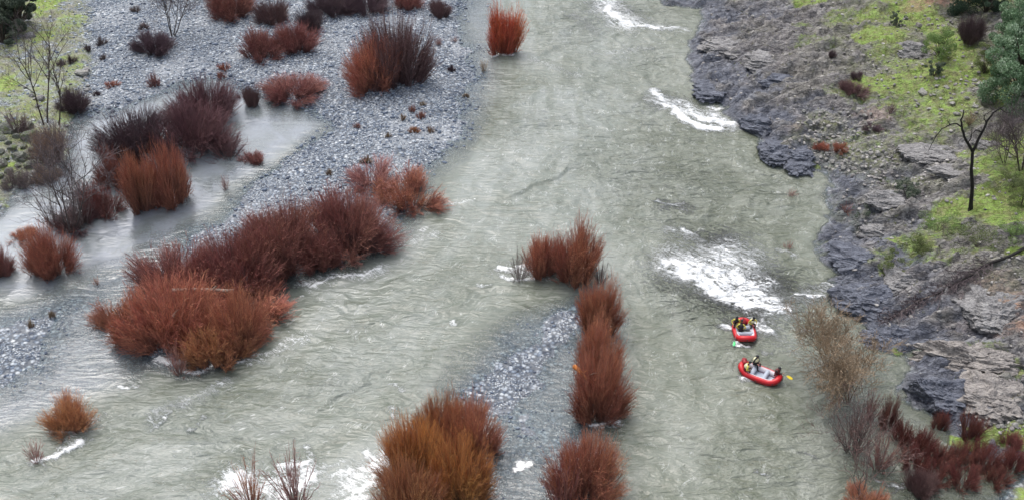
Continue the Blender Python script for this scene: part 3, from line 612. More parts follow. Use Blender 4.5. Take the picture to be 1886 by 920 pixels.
def water():
    xs = axis(-1500, 0, 0, 400, .25, ((-75, 62, .22),)); ys = axis(-400, 0, 0, 2200, .2, ((50, 100, .19), (100, 165, .28)))
    X, Y = np.meshgrid(xs, ys); x = X.ravel(); y = Y.ravel(); gz = hz(x, y)
    depth = np.clip(-gz, 0, 3)
    # calm side channel left of the bar, coloured pale for the reflected sky
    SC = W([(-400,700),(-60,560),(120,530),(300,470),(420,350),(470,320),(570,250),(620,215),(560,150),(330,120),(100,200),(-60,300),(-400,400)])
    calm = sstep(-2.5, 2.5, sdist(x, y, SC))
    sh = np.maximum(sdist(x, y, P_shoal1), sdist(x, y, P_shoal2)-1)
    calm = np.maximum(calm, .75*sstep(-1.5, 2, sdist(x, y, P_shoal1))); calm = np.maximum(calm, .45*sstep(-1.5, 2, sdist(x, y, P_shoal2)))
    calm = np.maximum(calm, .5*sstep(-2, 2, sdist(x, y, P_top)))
    foam = np.zeros(x.shape); fx = x+1.6*(fbm(x*.7, y*.7, 4, 61, .6)-.5); fy = y+1.6*(fbm(x*.7+9, y*.7+31, 4, 62, .6)-.5)
    for line, w, s in FOAM:
        L = W(line); sc_, th = scale_at(*L[0]); wm = max(w*sc_*1.6, .22)
        bx = [min(a[0] for a in L)-3*wm-1, max(a[0] for a in L)+3*wm+1, min(a[1] for a in L)-3*wm-1, max(a[1] for a in L)+3*wm+1]
        q = np.where((x > bx[0]) & (x < bx[1]) & (y > bx[2]) & (y < bx[3]))[0]
        if len(q): foam[q] = np.maximum(foam[q], s*np.exp(-(pdist(fx[q], fy[q], L)/wm)**2))
    chop = (1-calm)*sstep(.1, .6, depth)
    rough = chop*(.68+.9*blobs(x, y, pxblobs([(1330,500,150,90,1),(1280,220,120,50,1),(1120,60,120,70,1),(1080,250,200,160,.6),(1300,350,160,120,.5),(620,540,200,80,.5),(500,760,200,120,.4)], 0)))
    for mx, my, mr, mz in MOUNDS:              # water piling up against the drowned stems and trailing off behind
        q = np.where((np.abs(x-mx) < mr*2.5+2) & (np.abs(y-my) < mr*3+4))[0]
        if not len(q): continue
        dx = x[q]-mx; dy = y[q]-my; rr = np.hypot(dx, dy); up_ = np.exp(-((rr-mr*.72)/.22)**2)*(dy < mr*.2)
        foam[q] = np.maximum(foam[q], .42*up_*sstep(.2, .9, chop[q])*(.4+1.1*fbm(dx*.6+mx, dy*.6, 2, 5)))
    a = .25; u = x*math.cos(a)-y*math.sin(a); v = x*math.sin(a)+y*math.cos(a)
    wob = fbm(x*.12, y*.12, 2, 77)*6
    z = .42*(ridge(u*.16+wob*.3, v*.34+wob, 3, 71, .55)-.6)+.10*(fbm(x*1.1, y*1.4, 2, 74)-.5)
    z = z*rough*(1+.9*foam)+foam*chop*.16
    # keep the sheet's own edge out of sight where the ground is high
    z = np.where(gz > 1.0, -.15, z)
    wx, wy = warp(x, y)
    dR = np.maximum(-sdist(wx, wy, P_right), 0); dL = np.full(x.shape, 1e9)
    for P in (P_bar, P_patch, P_shoal1): dL = np.minimum(dL, np.maximum(-sdist(x, y, P), 0))
    ft = dR/(dL+dR+.5)*42+1.5*fbm(x*.2, y*.2, 3, 15); fs = y-.6*x
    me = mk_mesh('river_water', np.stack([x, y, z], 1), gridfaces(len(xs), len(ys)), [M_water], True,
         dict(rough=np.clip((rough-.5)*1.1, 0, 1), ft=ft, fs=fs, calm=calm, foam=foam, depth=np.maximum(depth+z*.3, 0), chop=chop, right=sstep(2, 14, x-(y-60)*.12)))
    # drop the faces that lie deep under the banks
    o = link('river_water', me); tag(o, kind='structure')
water()
# ---------------------------------------------------------------- shrubs
def mat_stem(name, dark):
    t = NT(name); oi = t.n('ShaderNodeObjectInfo')
    v = t.attr('v'); a = t.attr('along')
    c = oi.outputs['Color']
    grey = t.mix(.45, t.mix(1., c, (.6,.55,.55), 'MULTIPLY'), (.16,.13,.12))
    hs = t.n('ShaderNodeHueSaturation'); t.l(c, hs.inputs['Color']); t.l(t.mr(v, 0, 1, .485, .525), hs.inputs['Hue']); t.l(t.math('ADD', t.math('MULTIPLY', v, .8), .6), hs.inputs['Value']); hs.inputs['Saturation'].default_value = .97
    col = grey if dark else t.mix(t.mr(a, 0., .8), t.mix(.6, grey, hs.outputs[0]), hs.outputs[0])
    if not dark: col = t.mix(t.math('MULTIPLY', t.math('GREATER_THAN', v, .93), .6), col, (.55,.45,.40))
    return t.fin(t.pbsdf(col, .65, None, .25))
M_stem = mat_stem('willow_bark', True); M_twig = mat_stem('willow_twig', False)

def bez(p0, p1, p2, k):
    t = np.linspace(0, 1, k)[None, :, None]
    return (1-t)**2*p0[:, None]+2*t*(1-t)*p1[:, None]+t*t*p2[:, None]
def unit(v): return v/(np.linalg.norm(v, axis=-1, keepdims=True)+1e-9)
def shrub_proto(seed, shape, ns, nt, thick=.006, twl=.26):
    r = np.random.default_rng(seed)
    foot = dict(loose=.45, dome=.50, low=.65, brush=.36, sparse=.10, fan=.55, tuft=.35)[shape]
    nf = dict(loose=9, dome=16, low=14, brush=10, sparse=5, fan=9, tuft=5)[shape]
    # a willow shrub is a company of sprays, each leaning its own way and of its own height
    fa = np.arange(nf)*2.4+.9*r.random(nf); fr = np.sqrt((np.arange(nf)+.35)/nf)
    fb = np.stack([foot*fr*np.cos(fa), foot*fr*np.sin(fa), np.full(nf, -.12)], 1)*(.8+.4*r.random((nf, 1)))
    fb[:, 2] = -.12
    tilt = fr*dict(loose=.95, dome=1.0, low=1.15, brush=.62, sparse=.8, fan=1.05, tuft=.9)[shape]*(.75+.5*r.random(nf))
    fl = (.70+.36*r.random(nf))*dict(loose=.95, dome=1., low=.95, brush=1.02, sparse=1., fan=1., tuft=.9)[shape]
    k = r.choice(nf, ns, p=(w := fl**2*(.6+.8*r.random(nf)))/w.sum())
    sp = dict(loose=.30, dome=.27, low=.34, brush=.29, sparse=.34, fan=.26, tuft=.4)[shape]
    dirs = np.stack([np.sin(tilt[k])*np.cos(fa[k]), np.sin(tilt[k])*np.sin(fa[k]), np.cos(tilt[k])], 1)+sp*r.standard_normal((ns, 3))*[1, 1, .6]
    dirs = unit(dirs); dirs[:, 2] = np.abs(dirs[:, 2])
    ln = fl[k]*(.50+.50*r.random(ns)**.55)*(1+.10*(r.random(ns) < .1))
    base = fb[k]+.10*foot*r.standard_normal((ns, 3))*[1, 1, .1]
    tip = base+dirs*ln[:, None]*[.78, .78, 1.08]
    tz = tip[:, 2]
    bow = .38
    mid = base*(1-bow)+tip*bow; mid[:, 2] = base[:, 2]+(tz-base[:, 2])*.56; mid[:, :2] += .035*r.standard_normal((ns, 2))
    q = .96/np.percentile(np.hypot(tip[:, 0], tip[:, 1]), {'sparse': 80, 'fan': 88}.get(shape, 90)); qz = .93/np.percentile(tz, 97)
    for A in (base, mid, tip): A[:, :2] *= q; A[:, 2] *= qz
    tz = tip[:, 2]
    P = bez(base, mid, tip, 6); P[:, 1:] += .010*r.standard_normal(P[:, 1:].shape)
    th = thick*(1.0+.8*r.random(ns))
    Rr = th[:, None]*np.linspace(1.5, .35, 6)[None]
    V, Fq = tubes(P, Rr, 3)
    vv = np.repeat(r.random(ns), 18); al = np.tile(np.repeat(np.linspace(0, 1, 6), 3), ns)
    stem = mk_mesh('shrub_stems', V, Fq, [M_stem], False, dict(v=vv, along=al))
    # twigs
    si = r.integers(0, ns, ns*nt); t = .30+.70*r.random(ns*nt)
    f = t*5; i = np.floor(f).astype(int); fr = (f-i)[:, None]
    p0 = P[si, i]*(1-fr)+P[si, np.minimum(i+1, 5)]*fr
    tan = unit(P[si, np.minimum(i+1, 5)]-P[si, i])
    up = np.array([0, 0, .35]); out = np.concatenate([p0[:, :2], np.zeros((len(p0), 1))], 1)*.35
    L = twl*(.45+.8*r.random(len(si)))*(1.15-.5*t)
    d = unit(tan+.42*r.standard_normal(p0.shape)+up+out)
    p2 = p0+d*L[:, None]; p1 = p0+unit(tan+.3*r.standard_normal(p0.shape))*L[:, None]*.5
    Q = bez(p0, p1, p2, 4)
    Rt = (thick*.75*(.7+.6*r.random(len(si))))[:, None]*np.linspace(1., .4, 4)[None]
    V2, F2 = tubes(Q, Rt, 3)
    ft = r.random(nf); v2 = np.repeat(np.clip(r.random(len(si))*.5+.25*ft[k[si]]+.25*fbm(p0[:, 0]*3, p0[:, 1]*3+seed, 2, 3), 0, 1), 12); a2 = np.repeat(np.clip(p0[:, 2]/(tz.max())+.1, 0, 1), 12)
    twig = mk_mesh('shrub_twigs', V2, F2, [M_twig], False, dict(v=v2, along=a2))
    return stem, twig
PROTO = {
 'dome': [shrub_proto(s, 'dome', 1100, 11, .0032, .24) for s in (1, 2, 3)],
 'low': [shrub_proto(s, 'low', 600, 11, .0046, .26) for s in (4, 5)],
 'brush': [shrub_proto(s, 'brush', 850, 11, .0040, .26) for s in (6, 7, 8)],
 'sparse': [shrub_proto(s, 'sparse', 46, 9, .0085, .34) for s in (9, 10, 11)],
 'fan': [shrub_proto(s, 'fan', 650, 11, .0042, .28) for s in (12, 13)],
 'loose': [shrub_proto(s, 'loose', 330, 11, .0055, .28) for s in (15, 16, 17)],
 'tuft': [shrub_proto(s, 'tuft', 130, 3, .018, .25) for s in (14,)],
}
def build_shrubs():
    for i, (x0, y0, x1, y1, c, shape, label, group) in enumerate(SH):
        cx, py, Rp, g = place(x0, y0, x1, y1, shape)
        X, Y, Z = at(cx, py)
        sc_, th = scale_at(X, Y, Z); R = Rp*sc_*({'loose': 1.12, 'dome': 1.14, 'low': 1.10, 'brush': 1.10, 'fan': 1.12}.get(shape, .95)+(.08 if group or 'lower right thicket' in label else 0))
        up = (py-y0)*sc_
        kz = {'loose': .8, 'dome': .85, 'low': .85, 'brush': .55, 'sparse': .4, 'fan': .7, 'tuft': .7}[shape]
        hh = math.sqrt(max(up*up-(R*math.sin(th)*kz)**2, (.45*R*math.cos(th))**2))/math.cos(th)
        hh = min(max(hh, .42*R), 4.2*R)/.98
        zb = max(Z, -.5)
        if shape == 'tuft': cat = 'grass tuft'; nm = 'grass_tuft'
        else: cat = 'shrub'; nm = 'willow_shrub' if c not in ('gr', 'dk', 'tan') else 'bare_shrub'
        root = empty(nm, (X, Y, zb), label, cat, group, (0, 0, (i*2.399) % 6.283)); root.scale = (R, R, hh)
        if shape == 'fan':                     # laid over by the current, towards the river
            root.rotation_euler = (0, R_(9 if i % 2 else 6), .35)
        pr = PROTO[shape][i % len(PROTO[shape])]
        col = CO[c]; j = .9+.2*rng.random()
        if c in ('gr', 'dk') and nm == 'bare_shrub' and group is None and False: pass
        par = root
        for nm2, me in (('stems', pr[0]), ('twigs', pr[1])):
            o = link(nm2, me, par); par = o; o.color = (min(1, col[0]*j), col[1]*(.92+.16*rng.random())*j, col[2]*j, 1)
        if zb < 0:                                            # reach the bed
            pass
build_shrubs()

# ---------------------------------------------------------------- trees
def mat_bark(name, col, rough=.8):
    t = NT(name); p = t.n('ShaderNodeTexCoord').outputs['Object']
    n = t.noise(t.map(p, (1, 1, .3)), 7, 5, .65)
    c = t.ramp(n, [(.3, tuple(q*.55 for q in col)), (.55, col), (.75, tuple(min(1, q*1.6) for q in col))])
    return t.fin(t.pbsdf(c, rough, t.bump(n, .6, .04), .25))
M_bark_grey = mat_bark('grey_bark', (.11,.095,.09)); M_bark_tan = mat_bark('tan_bark', (.17,.13,.10)); M_bark_black = mat_bark('charred_bark', (.022,.020,.019)); M_bark_brown = mat_bark('brown_bark', (.085,.068,.055))
M_twig_tan = mat_bark('tan_twig', (.36,.27,.185)); M_twig_grey = mat_bark('grey_twig', (.15,.12,.125)); M_deadwood = mat_bark('dead_wood', (.30,.26,.22)); M_twig_pink = mat_bark('pink_grey_twig', (.20,.12,.11))
def branch_tree(seed, height, spread, trunks=1, levels=3, nch=(7, 6, 5), r0=.12, bend=.15, up=.5, first=.25, lean=(0, 0), tw=.012):
    r = np.random.default_rng(seed)
    out = {l: ([], []) for l in range(levels+1)}
    K = 7
    def grow(p, d, L, rad, lev):
        pts = [p]; d = d/np.linalg.norm(d)
        for k in range(K-1):
            d = d+bend*r.standard_normal(3)*(.6+.2*lev)+np.array([0, 0, .06*up]); d = d/np.linalg.norm(d)
            pts.append(pts[-1]+d*L/(K-1))
        pts = np.array(pts); rr = rad*np.linspace(1, .35, K)
        out[lev][0].append(pts); out[lev][1].append(np.maximum(rr, tw*.6))
        if lev >= levels: return
        n = nch[lev]
        for c in range(n):
            t = first+(1-first)*(c+r.random())/n if lev == 0 else .2+.8*(c+r.random())/n
            f = t*(K-1); i = min(int(f), K-2); q = pts[i]*(1-(f-i))+pts[i+1]*(f-i)
            tan = pts[i+1]-pts[i]; tan /= np.linalg.norm(tan)
            a = c*2.4+r.random()*1.2; s = np.cross(tan, [math.cos(a), math.sin(a), .1]); s /= np.linalg.norm(s)+1e-9
            nd = tan*(.75)+s*spread*(.75+.5*r.random())+np.array([0, 0, up*.35])
            grow(q, nd, L*(.62-.22*t)*(.75+.5*r.random()), max(rad*(.62-.25*t), tw), lev+1)
    for k in range(trunks):
        a = k*2*math.pi/max(trunks, 1)+seed
        off = np.array([math.cos(a), math.sin(a), 0])*.22*(trunks > 1)*height*.1
        grow(off+np.array([0, 0, -.15]), np.array([lean[0]+.28*(trunks > 1)*math.cos(a), lean[1]+.28*(trunks > 1)*math.sin(a), 1.]), height*(.8+.25*r.random()) if trunks > 1 else height, r0*(.75 if trunks > 1 else 1), 0)
    return out
def tree_obj(name, loc, label, cat, gen, mb, mt, group=None, rotz=0):
    root = empty(name, loc, label, cat, group, (0, 0, rotz))
    nm = {0: 'trunk', 1: 'limbs', 2: 'branches', 3: 'twigs'}
    L = sorted(gen); made = {}
    for l in L:
        if not gen[l][0]: continue
        V, Fq = tubes(np.array(gen[l][0]), np.array(gen[l][1]), 7 if l == 0 else 5 if l == 1 else 3, l == 0)
        made[l] = link(nm[l], mk_mesh(name+'_'+nm[l], V, Fq, [mb if l < 2 else mt], l < 2), made[1] if l > 1 else root)
    return root
def tree_at(px, py, ytop, label, seed, mb, mt, name='bare_tree', cat='bare tree', group=None, zmin=-.5, **kw):
    X, Y, Z = at(px, py); sc_, th = scale_at(X, Y, Z); hgt = (py-ytop)*sc_/math.cos(th)
    lx, ly = kw.pop('lean', (0, 0)); kw['lean'] = (lx-X*math.sin(PITCH)/(sc_*F), ly)
    return tree_obj(name, (X, Y, max(Z, zmin)), label, cat, branch_tree(seed, hgt*.92, **kw), mb, mt, group)
tree_at(1524, 672, 583, 'bare tan tree in the river right of the rafts, upper of a pair', 21, M_bark_tan, M_twig_tan, trunks=4, spread=.66, nch=(9, 8, 7), r0=.06, up=.4, tw=.018)
tree_at(1562, 738, 635, 'bare tan tree in the river right of the rafts, lower and wider of a pair', 22, M_bark_tan, M_twig_tan, trunks=6, spread=.70, nch=(9, 8, 7), r0=.06, up=.35, tw=.018)
tree_at(1588, 914, 788, 'thin upright bare tree at the bottom edge right of the river', 23, M_bark_grey, M_twig_pink, trunks=2, spread=.6, nch=(8, 5, 3), r0=.06, up=.6, tw=.013)
tree_at(1632, 872, 800, 'thin crooked bare sapling left of the lower right thicket', 33, M_bark_grey, M_twig_pink, trunks=3, spread=.7, nch=(6, 4, 3), r0=.04, up=.5, tw=.012)
tree_at(1575, 838, 752, 'thin many stemmed bare sapling in the river below the tan pair', 24, M_bark_grey, M_twig_pink, trunks=5, spread=.6, nch=(6, 5, 3), r0=.04, up=.5, tw=.012)
tree_at(130, 425, 262, 'grey bare tree leaning over the side channel at the left', 25, M_bark_grey, M_twig_grey, trunks=4, spread=.75, nch=(9, 7, 6), r0=.11, up=.4, tw=.014, lean=(-.08, 0))
tree_at(84, 228, 62, 'slender leafless tree on the left bank with two thin trunks', 26, M_bark_brown, M_twig_grey, trunks=2, spread=.55, nch=(8, 5, 5), r0=.14, up=.55, first=.4, tw=.014)
tree_at(108, 230, 130, 'short slender leafless tree on the left bank, right of the two trunked one', 27, M_bark_brown, M_twig_grey, trunks=1, spread=.45, nch=(8, 4, 4), r0=.10, up=.6, first=.4, tw=.012)
tree_at(318, 66, -45, 'spreading grey leafless tree on the upper gravel at the top edge', 28, M_bark_grey, M_twig_grey, trunks=4, spread=.8, nch=(9, 7, 6), r0=.10, up=.4, tw=.016)
tree_at(1880, 312, 190, 'grey brown bare tree at the right edge behind the black dead tree', 29, M_bark_brown, M_twig_grey, trunks=3, spread=.7, nch=(8, 7, 6), r0=.12, up=.4, tw=.014)
tree_at(1850, 300, 225, 'small twiggy bush tree between the black dead tree and the right edge', 30, M_bark_brown, M_twig_grey, trunks=5, spread=.75, nch=(7, 6, 5), r0=.05, up=.3, tw=.014)

def shaped(px, py, paths, sides=6):            # limbs given as (photo pixel, depth in m, radius) chains, turned into metres at the tree's place
    X, Y, Z = at(px, py); sc_, th = scale_at(X, Y, Z); out = []
    for ch in paths:
        C = np.array([(lambda q: (q[0]*(Y+dd)/q[1]-X, dd, H+q[2]*(Y+dd)/q[1]-Z))(ray(a, b)) for a, b, dd, rr in ch]); rad = np.array([c[3] for c in ch])*1.12
        k = 14; t = np.linspace(0, len(C)-1, k); i = np.minimum(t.astype(int), len(C)-2); f = (t-i)
        P = C[i]*(1-f[:, None])+C[i+1]*f[:, None]; P[1:-1] = (P[:-2]+2*P[1:-1]+P[2:])/4
        P[1:-1] += .035*rng.standard_normal(P[1:-1].shape)
        out.append((P, rad[i]*(1-f)+rad[i+1]*f))
    return (X, Y, Z), out
loc, br = shaped(1789, 385, [
 [(1786,392,0,.26),(1789,378,0,.19),(1790,340,0,.155),(1790,300,.1,.14),(1792,275,.1,.14)],
 [(1791,280,.1,.13),(1781,262,-.2,.11),(1773,242,-.3,.10),(1770,222,-.3,.07),(1775,203,-.4,.045)],
 [(1792,278,.1,.13),(1800,258,.3,.12),(1812,236,.4,.10),(1822,216,.6,.09),(1838,200,.8,.07),(1852,194,.9,.03)],
 [(1772,235,-.3,.06),(1760,226,-.6,.055),(1745,232,-.9,.045),(1730,240,-1.1,.035),(1718,262,-1.3,.03),(1710,278,-1.4,.018)],
 [(1808,242,.4,.06),(1796,240,.2,.04),(1788,250,0,.025)],
 [(1784,262,-.1,.05),(1790,248,-.5,.035),(1789,238,-.6,.02)],
 [(1815,228,.5,.05),(1812,212,.3,.035),(1826,206,.2,.02)], [(1750,229,-.8,.03),(1744,220,-.7,.015)], [(1842,200,.8,.04),(1852,208,.6,.03),(1862,206,.5,.015)], [(1788,386,0,.13),(1780,396,-.5,.07),(1776,402,-.8,.03)]])
root = empty('dead_tree', loc, 'black leafless dead tree with a forked trunk standing on the right bank', 'dead tree')
for nm, sel in (('trunk', br[:1]), ('limbs', br[1:])):
    V, Fq = tubes(np.array([b[0] for b in sel]), np.array([b[1] for b in sel]), 8, True); link(nm, mk_mesh('dead_tree_'+nm, V, Fq, [M_bark_black], True), root)
# fallen tree lying down the rocks
def fallen():
    pts = [(1884,462,.17),(1850,480,.15),(1812,490,.12),(1790,510,.11),(1760,524,.08),(1725,546,.07),(1694,553,.06),(1665,573,.05),(1640,588,.03)]
    C = [];
    for a, b, rr in pts:
        x, y, z = at(a, b); C.append((x, y, z+rr+.12, rr))
    C = np.array(C); 
    t = np.linspace(0, len(C)-1, 30); i = np.minimum(t.astype(int), len(C)-2); f = (t-i)[:, None]; P = C[i]*(1-f)+C[i+1]*f
    for _ in range(2): P[1:-1] = (P[:-2]+2*P[1:-1]+P[2:])/4
    o = P[0, :3].copy(); root = empty('fallen_tree', tuple(o), 'dark fallen tree lying down across the rocks from the right edge, its tip pale', 'fallen tree')
    P[:, :3] -= o
    V, Fq = tubes(P[None, :20, :3], P[None, :20, 3], 7, True); link('trunk', mk_mesh('fallen_trunk', V, Fq, [M_bark_black], True), root)
    V, Fq = tubes(P[None, 19:, :3], P[None, 19:, 3], 7, True); link('pale_tip', mk_mesh('fallen_tip', V, Fq, [M_deadwood], True), root)
    r = np.random.default_rng(3); bp = []; 
    for q in range(170):
        k = r.integers(5, 29); p0 = P[k, :3]; d = unit((P[min(k+1, 29), :3]-P[k, :3])*1.2+r.standard_normal(3)*[.8, .8, .35]*.35); L = .5+1.9*r.random()
        p2 = p0+d*L; p2[2] = max(p2[2], float(hz(p2[0]+o[0], p2[1]+o[1])[0])-o[2]+.05)
        bp.append(bez(p0[None], (p0+p2)[None]/2+.15*r.standard_normal((1, 3)), p2[None], 6)[0])
        for _ in range(4):
            kk = r.integers(2, 6); b0 = bp[-1][kk] if len(bp[-1]) > kk else p2; b2 = b0+unit(d+.8*r.standard_normal(3))*(.3+.6*r.random()); b2[2] = max(b2[2], float(hz(b2[0]+o[0], b2[1]+o[1])[0])-o[2]+.03)
            tb = bez(b0[None], (b0+b2)[None]/2+.06*r.standard_normal((1, 3)), b2[None], 6)[0]
            bp.insert(0, tb)
    V, Fq = tubes(np.array(bp), np.full((len(bp), 1), .028)*np.linspace(1, .4, 6)[None], 3); link('twigs', mk_mesh('fallen_twigs', V, Fq, [M_twig_grey], False), root)
fallen()
def log(px0, py0, px1, py1, r0, r1, lift, label, mat, name='driftwood_log', cat='driftwood'):
    ga, gb = g0(px0, py0, lift), g0(px1, py1, lift); a = np.array([ga[0], ga[1], lift]); b = np.array([gb[0], gb[1], lift])
    t = np.linspace(0, 1, 10)[:, None]; P = a*(1-t)+b*t; P[:, 2] += .06*np.sin(t[:, 0]*5); P[1:-1] += .02*rng.standard_normal((8, 3)); o = P[0].copy()
    V, Fq = tubes((P-o)[None], np.linspace(r0, r1, 10)[None], 8, True)
    st = P[6]-o; sp = bez(st[None], (st+[.1, 0, .25])[None], (st+[.35, .1, .4])[None], 10); V2, F2 = tubes(sp, np.linspace(r1, .02, 10)[None], 6, True)
    V, Fq = join([(V, Fq), (V2, F2)])
    tag(link(name, mk_mesh(name, V, Fq, [mat], True), None, tuple(o)), label, cat)
M_orangewood = mat_bark('fresh_orange_wood', (.55,.20,.05))

log(318,534,430,533,.19,.15,3.0,'long pale driftwood log lying across the shrubs of the long thicket',M_deadwood)
log(1058,674,1082,697,.2,.13,3.3,'bright orange broken log caught in the island shrubs',M_orangewood)
log(1084,690,1112,684,.06,.05,3.4,'thin brown stick beside the bright orange log',M_bark_tan,'stick','stick')
log(318,584,324,575,.16,.12,2.7,'short stub of pale wood stuck in the orange brown shrub below the pale log',M_deadwood,'wood_stub','driftwood')
# leafy plants: leaf sized faces in uneven clumps
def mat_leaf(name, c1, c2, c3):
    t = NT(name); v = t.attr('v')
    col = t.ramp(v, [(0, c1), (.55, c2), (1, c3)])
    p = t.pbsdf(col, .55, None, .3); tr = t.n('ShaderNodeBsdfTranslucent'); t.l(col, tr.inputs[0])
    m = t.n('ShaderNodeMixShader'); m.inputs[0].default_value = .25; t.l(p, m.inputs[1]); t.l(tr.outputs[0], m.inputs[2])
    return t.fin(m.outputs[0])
M_oak = mat_leaf('oak_leaves', (.05,.11,.05), (.17,.28,.15), (.48,.58,.44)); M_dkleaf = mat_leaf('dark_leaves', (.03,.06,.04), (.055,.095,.06), (.10,.15,.10)); M_green = mat_leaf('bright_green_leaves', (.10,.16,.05), (.17,.27,.08), (.33,.42,.18)); M_greygreen = mat_leaf('grey_green_leaves', (.06,.08,.06), (.11,.14,.10), (.2,.24,.17)); M_olive = mat_leaf('olive_leaves', (.07,.09,.04), (.14,.18,.06), (.24,.27,.12))
def leaves(centres, radii, n, size, r):
    c = np.asarray(centres); w = np.asarray(radii)**2; idx = r.choice(len(c), n, p=w/w.sum())
    d = unit(r.standard_normal((n, 3))); rad = np.asarray(radii)[idx]*(.35+.65*r.random(n)**.4); p = c[idx]+d*rad[:, None]*[1, 1, .8]
    a = unit(r.standard_normal((n, 3))); b = unit(np.cross(a, r.standard_normal((n, 3)))); s = (size*(.6+.8*r.random(n)))[:, None]
    V = np.stack([p-a*s, p+b*s*.55, p+a*s, p-b*s*.55], 1).reshape(-1, 3); Fq = np.arange(n*4).reshape(n, 4)
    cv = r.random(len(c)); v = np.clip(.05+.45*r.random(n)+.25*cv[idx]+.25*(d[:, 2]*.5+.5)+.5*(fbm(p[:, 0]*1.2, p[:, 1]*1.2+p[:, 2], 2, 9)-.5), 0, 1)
    return V, Fq, np.repeat(v, 4)
def leafy(px, py, ytop, wpx, label, seed, mleaf, n, size, cat='tree', name='oak_tree', nclump=26, low=.35, trunk=.2, mb=None):
    X, Y, Z = at(px, py); sc_, th = scale_at(X, Y, Z); R = wpx*.5*sc_; up = (py-ytop)*sc_; h = math.sqrt(max(up*up-(R*math.sin(th)*.8)**2, (.6*up)**2))/math.cos(th)
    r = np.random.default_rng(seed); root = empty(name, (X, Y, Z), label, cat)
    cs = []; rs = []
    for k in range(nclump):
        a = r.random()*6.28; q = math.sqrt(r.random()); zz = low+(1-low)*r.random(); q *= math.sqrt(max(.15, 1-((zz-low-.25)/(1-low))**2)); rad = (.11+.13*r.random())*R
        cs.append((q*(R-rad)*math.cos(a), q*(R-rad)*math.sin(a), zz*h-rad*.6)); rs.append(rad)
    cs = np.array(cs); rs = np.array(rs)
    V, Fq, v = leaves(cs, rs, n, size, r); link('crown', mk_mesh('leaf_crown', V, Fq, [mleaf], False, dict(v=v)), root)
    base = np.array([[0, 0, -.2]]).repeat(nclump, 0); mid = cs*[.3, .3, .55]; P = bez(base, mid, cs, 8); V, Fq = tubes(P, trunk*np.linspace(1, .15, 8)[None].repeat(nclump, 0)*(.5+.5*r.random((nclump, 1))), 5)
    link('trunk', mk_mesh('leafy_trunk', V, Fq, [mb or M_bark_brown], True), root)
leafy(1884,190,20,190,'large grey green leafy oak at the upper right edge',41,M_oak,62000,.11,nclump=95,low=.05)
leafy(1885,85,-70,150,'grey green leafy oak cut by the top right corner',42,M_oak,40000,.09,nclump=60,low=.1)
leafy(1765,18,-50,110,'dark green leafy bush at the top edge right of the dirt path',43,M_dkleaf,16000,.08,name='leafy_bush',cat='bush',nclump=30,low=.1,trunk=.08)
leafy(1815,22,-60,90,'dark green leafy bush at the top edge beside the corner oak',44,M_dkleaf,16000,.08,name='leafy_bush',cat='bush',nclump=30,low=.1,trunk=.08)
leafy(1730,106,50,78,'light green leafy bush on the upper right slope',45,M_green,12000,.05,name='leafy_bush',cat='bush',nclump=30,low=.1,trunk=.05)
leafy(1720,140,108,44,'small grey green bush just below the light green one',46,M_greygreen,5000,.05,name='leafy_bush',cat='bush',nclump=18,low=.1,trunk=.04)
leafy(1812,135,82,60,'olive brown bush against the left side of the large oak',47,M_olive,7000,.05,name='leafy_bush',cat='bush',nclump=22,low=.1,trunk=.04)
leafy(1652,46,22,40,'small grey green bush in the grass left of the dirt path',48,M_greygreen,4000,.05,name='leafy_bush',cat='bush',nclump=16,low=.1,trunk=.03)
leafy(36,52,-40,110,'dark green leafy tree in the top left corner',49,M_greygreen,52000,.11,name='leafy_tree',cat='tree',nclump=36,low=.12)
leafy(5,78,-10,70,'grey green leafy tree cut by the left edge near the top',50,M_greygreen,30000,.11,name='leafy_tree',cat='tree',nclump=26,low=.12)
leafy(1668,356,330,66,'dark green flat bush on the rocks below the slab',51,M_greygreen,4500,.05,name='leafy_bush',cat='bush',nclump=22,low=.1,trunk=.03,mb=M_bark_black)
leafy(1640,505,462,60,'small mossy green bush on the river rocks left of the fallen tree',52,M_olive,2500,.045,name='leafy_bush',cat='bush',nclump=16,low=.05,trunk=.02)
leafy(1585,395,375,40,'small grey green bush on wet rock near the river',53,M_greygreen,1300,.045,name='leafy_bush',cat='bush',nclump=12,low=.05,trunk=.02)
for k, (a, b, c, w, lb) in enumerate([(1730,420,385,100,'low spread of green brush left of the black dead tree'),(1800,455,415,110,'low spread of green brush above the fallen tree'),(1860,440,400,80,'bright green brush at the right edge above the fallen tree'),(1880,380,330,60,'olive brush at the right edge right of the black dead tree'),(1690,462,432,70,'thin green brush on rock at the left of the low green spread'),(1865,345,310,80,'pale olive brush at the right edge below the bare tree')]):
    leafy(a,b,c,w,lb,60+k,(M_green if k in (0, 2) else M_olive),4200,.045,name='green_brush',cat='brush',nclump=26,low=.03,trunk=.02)
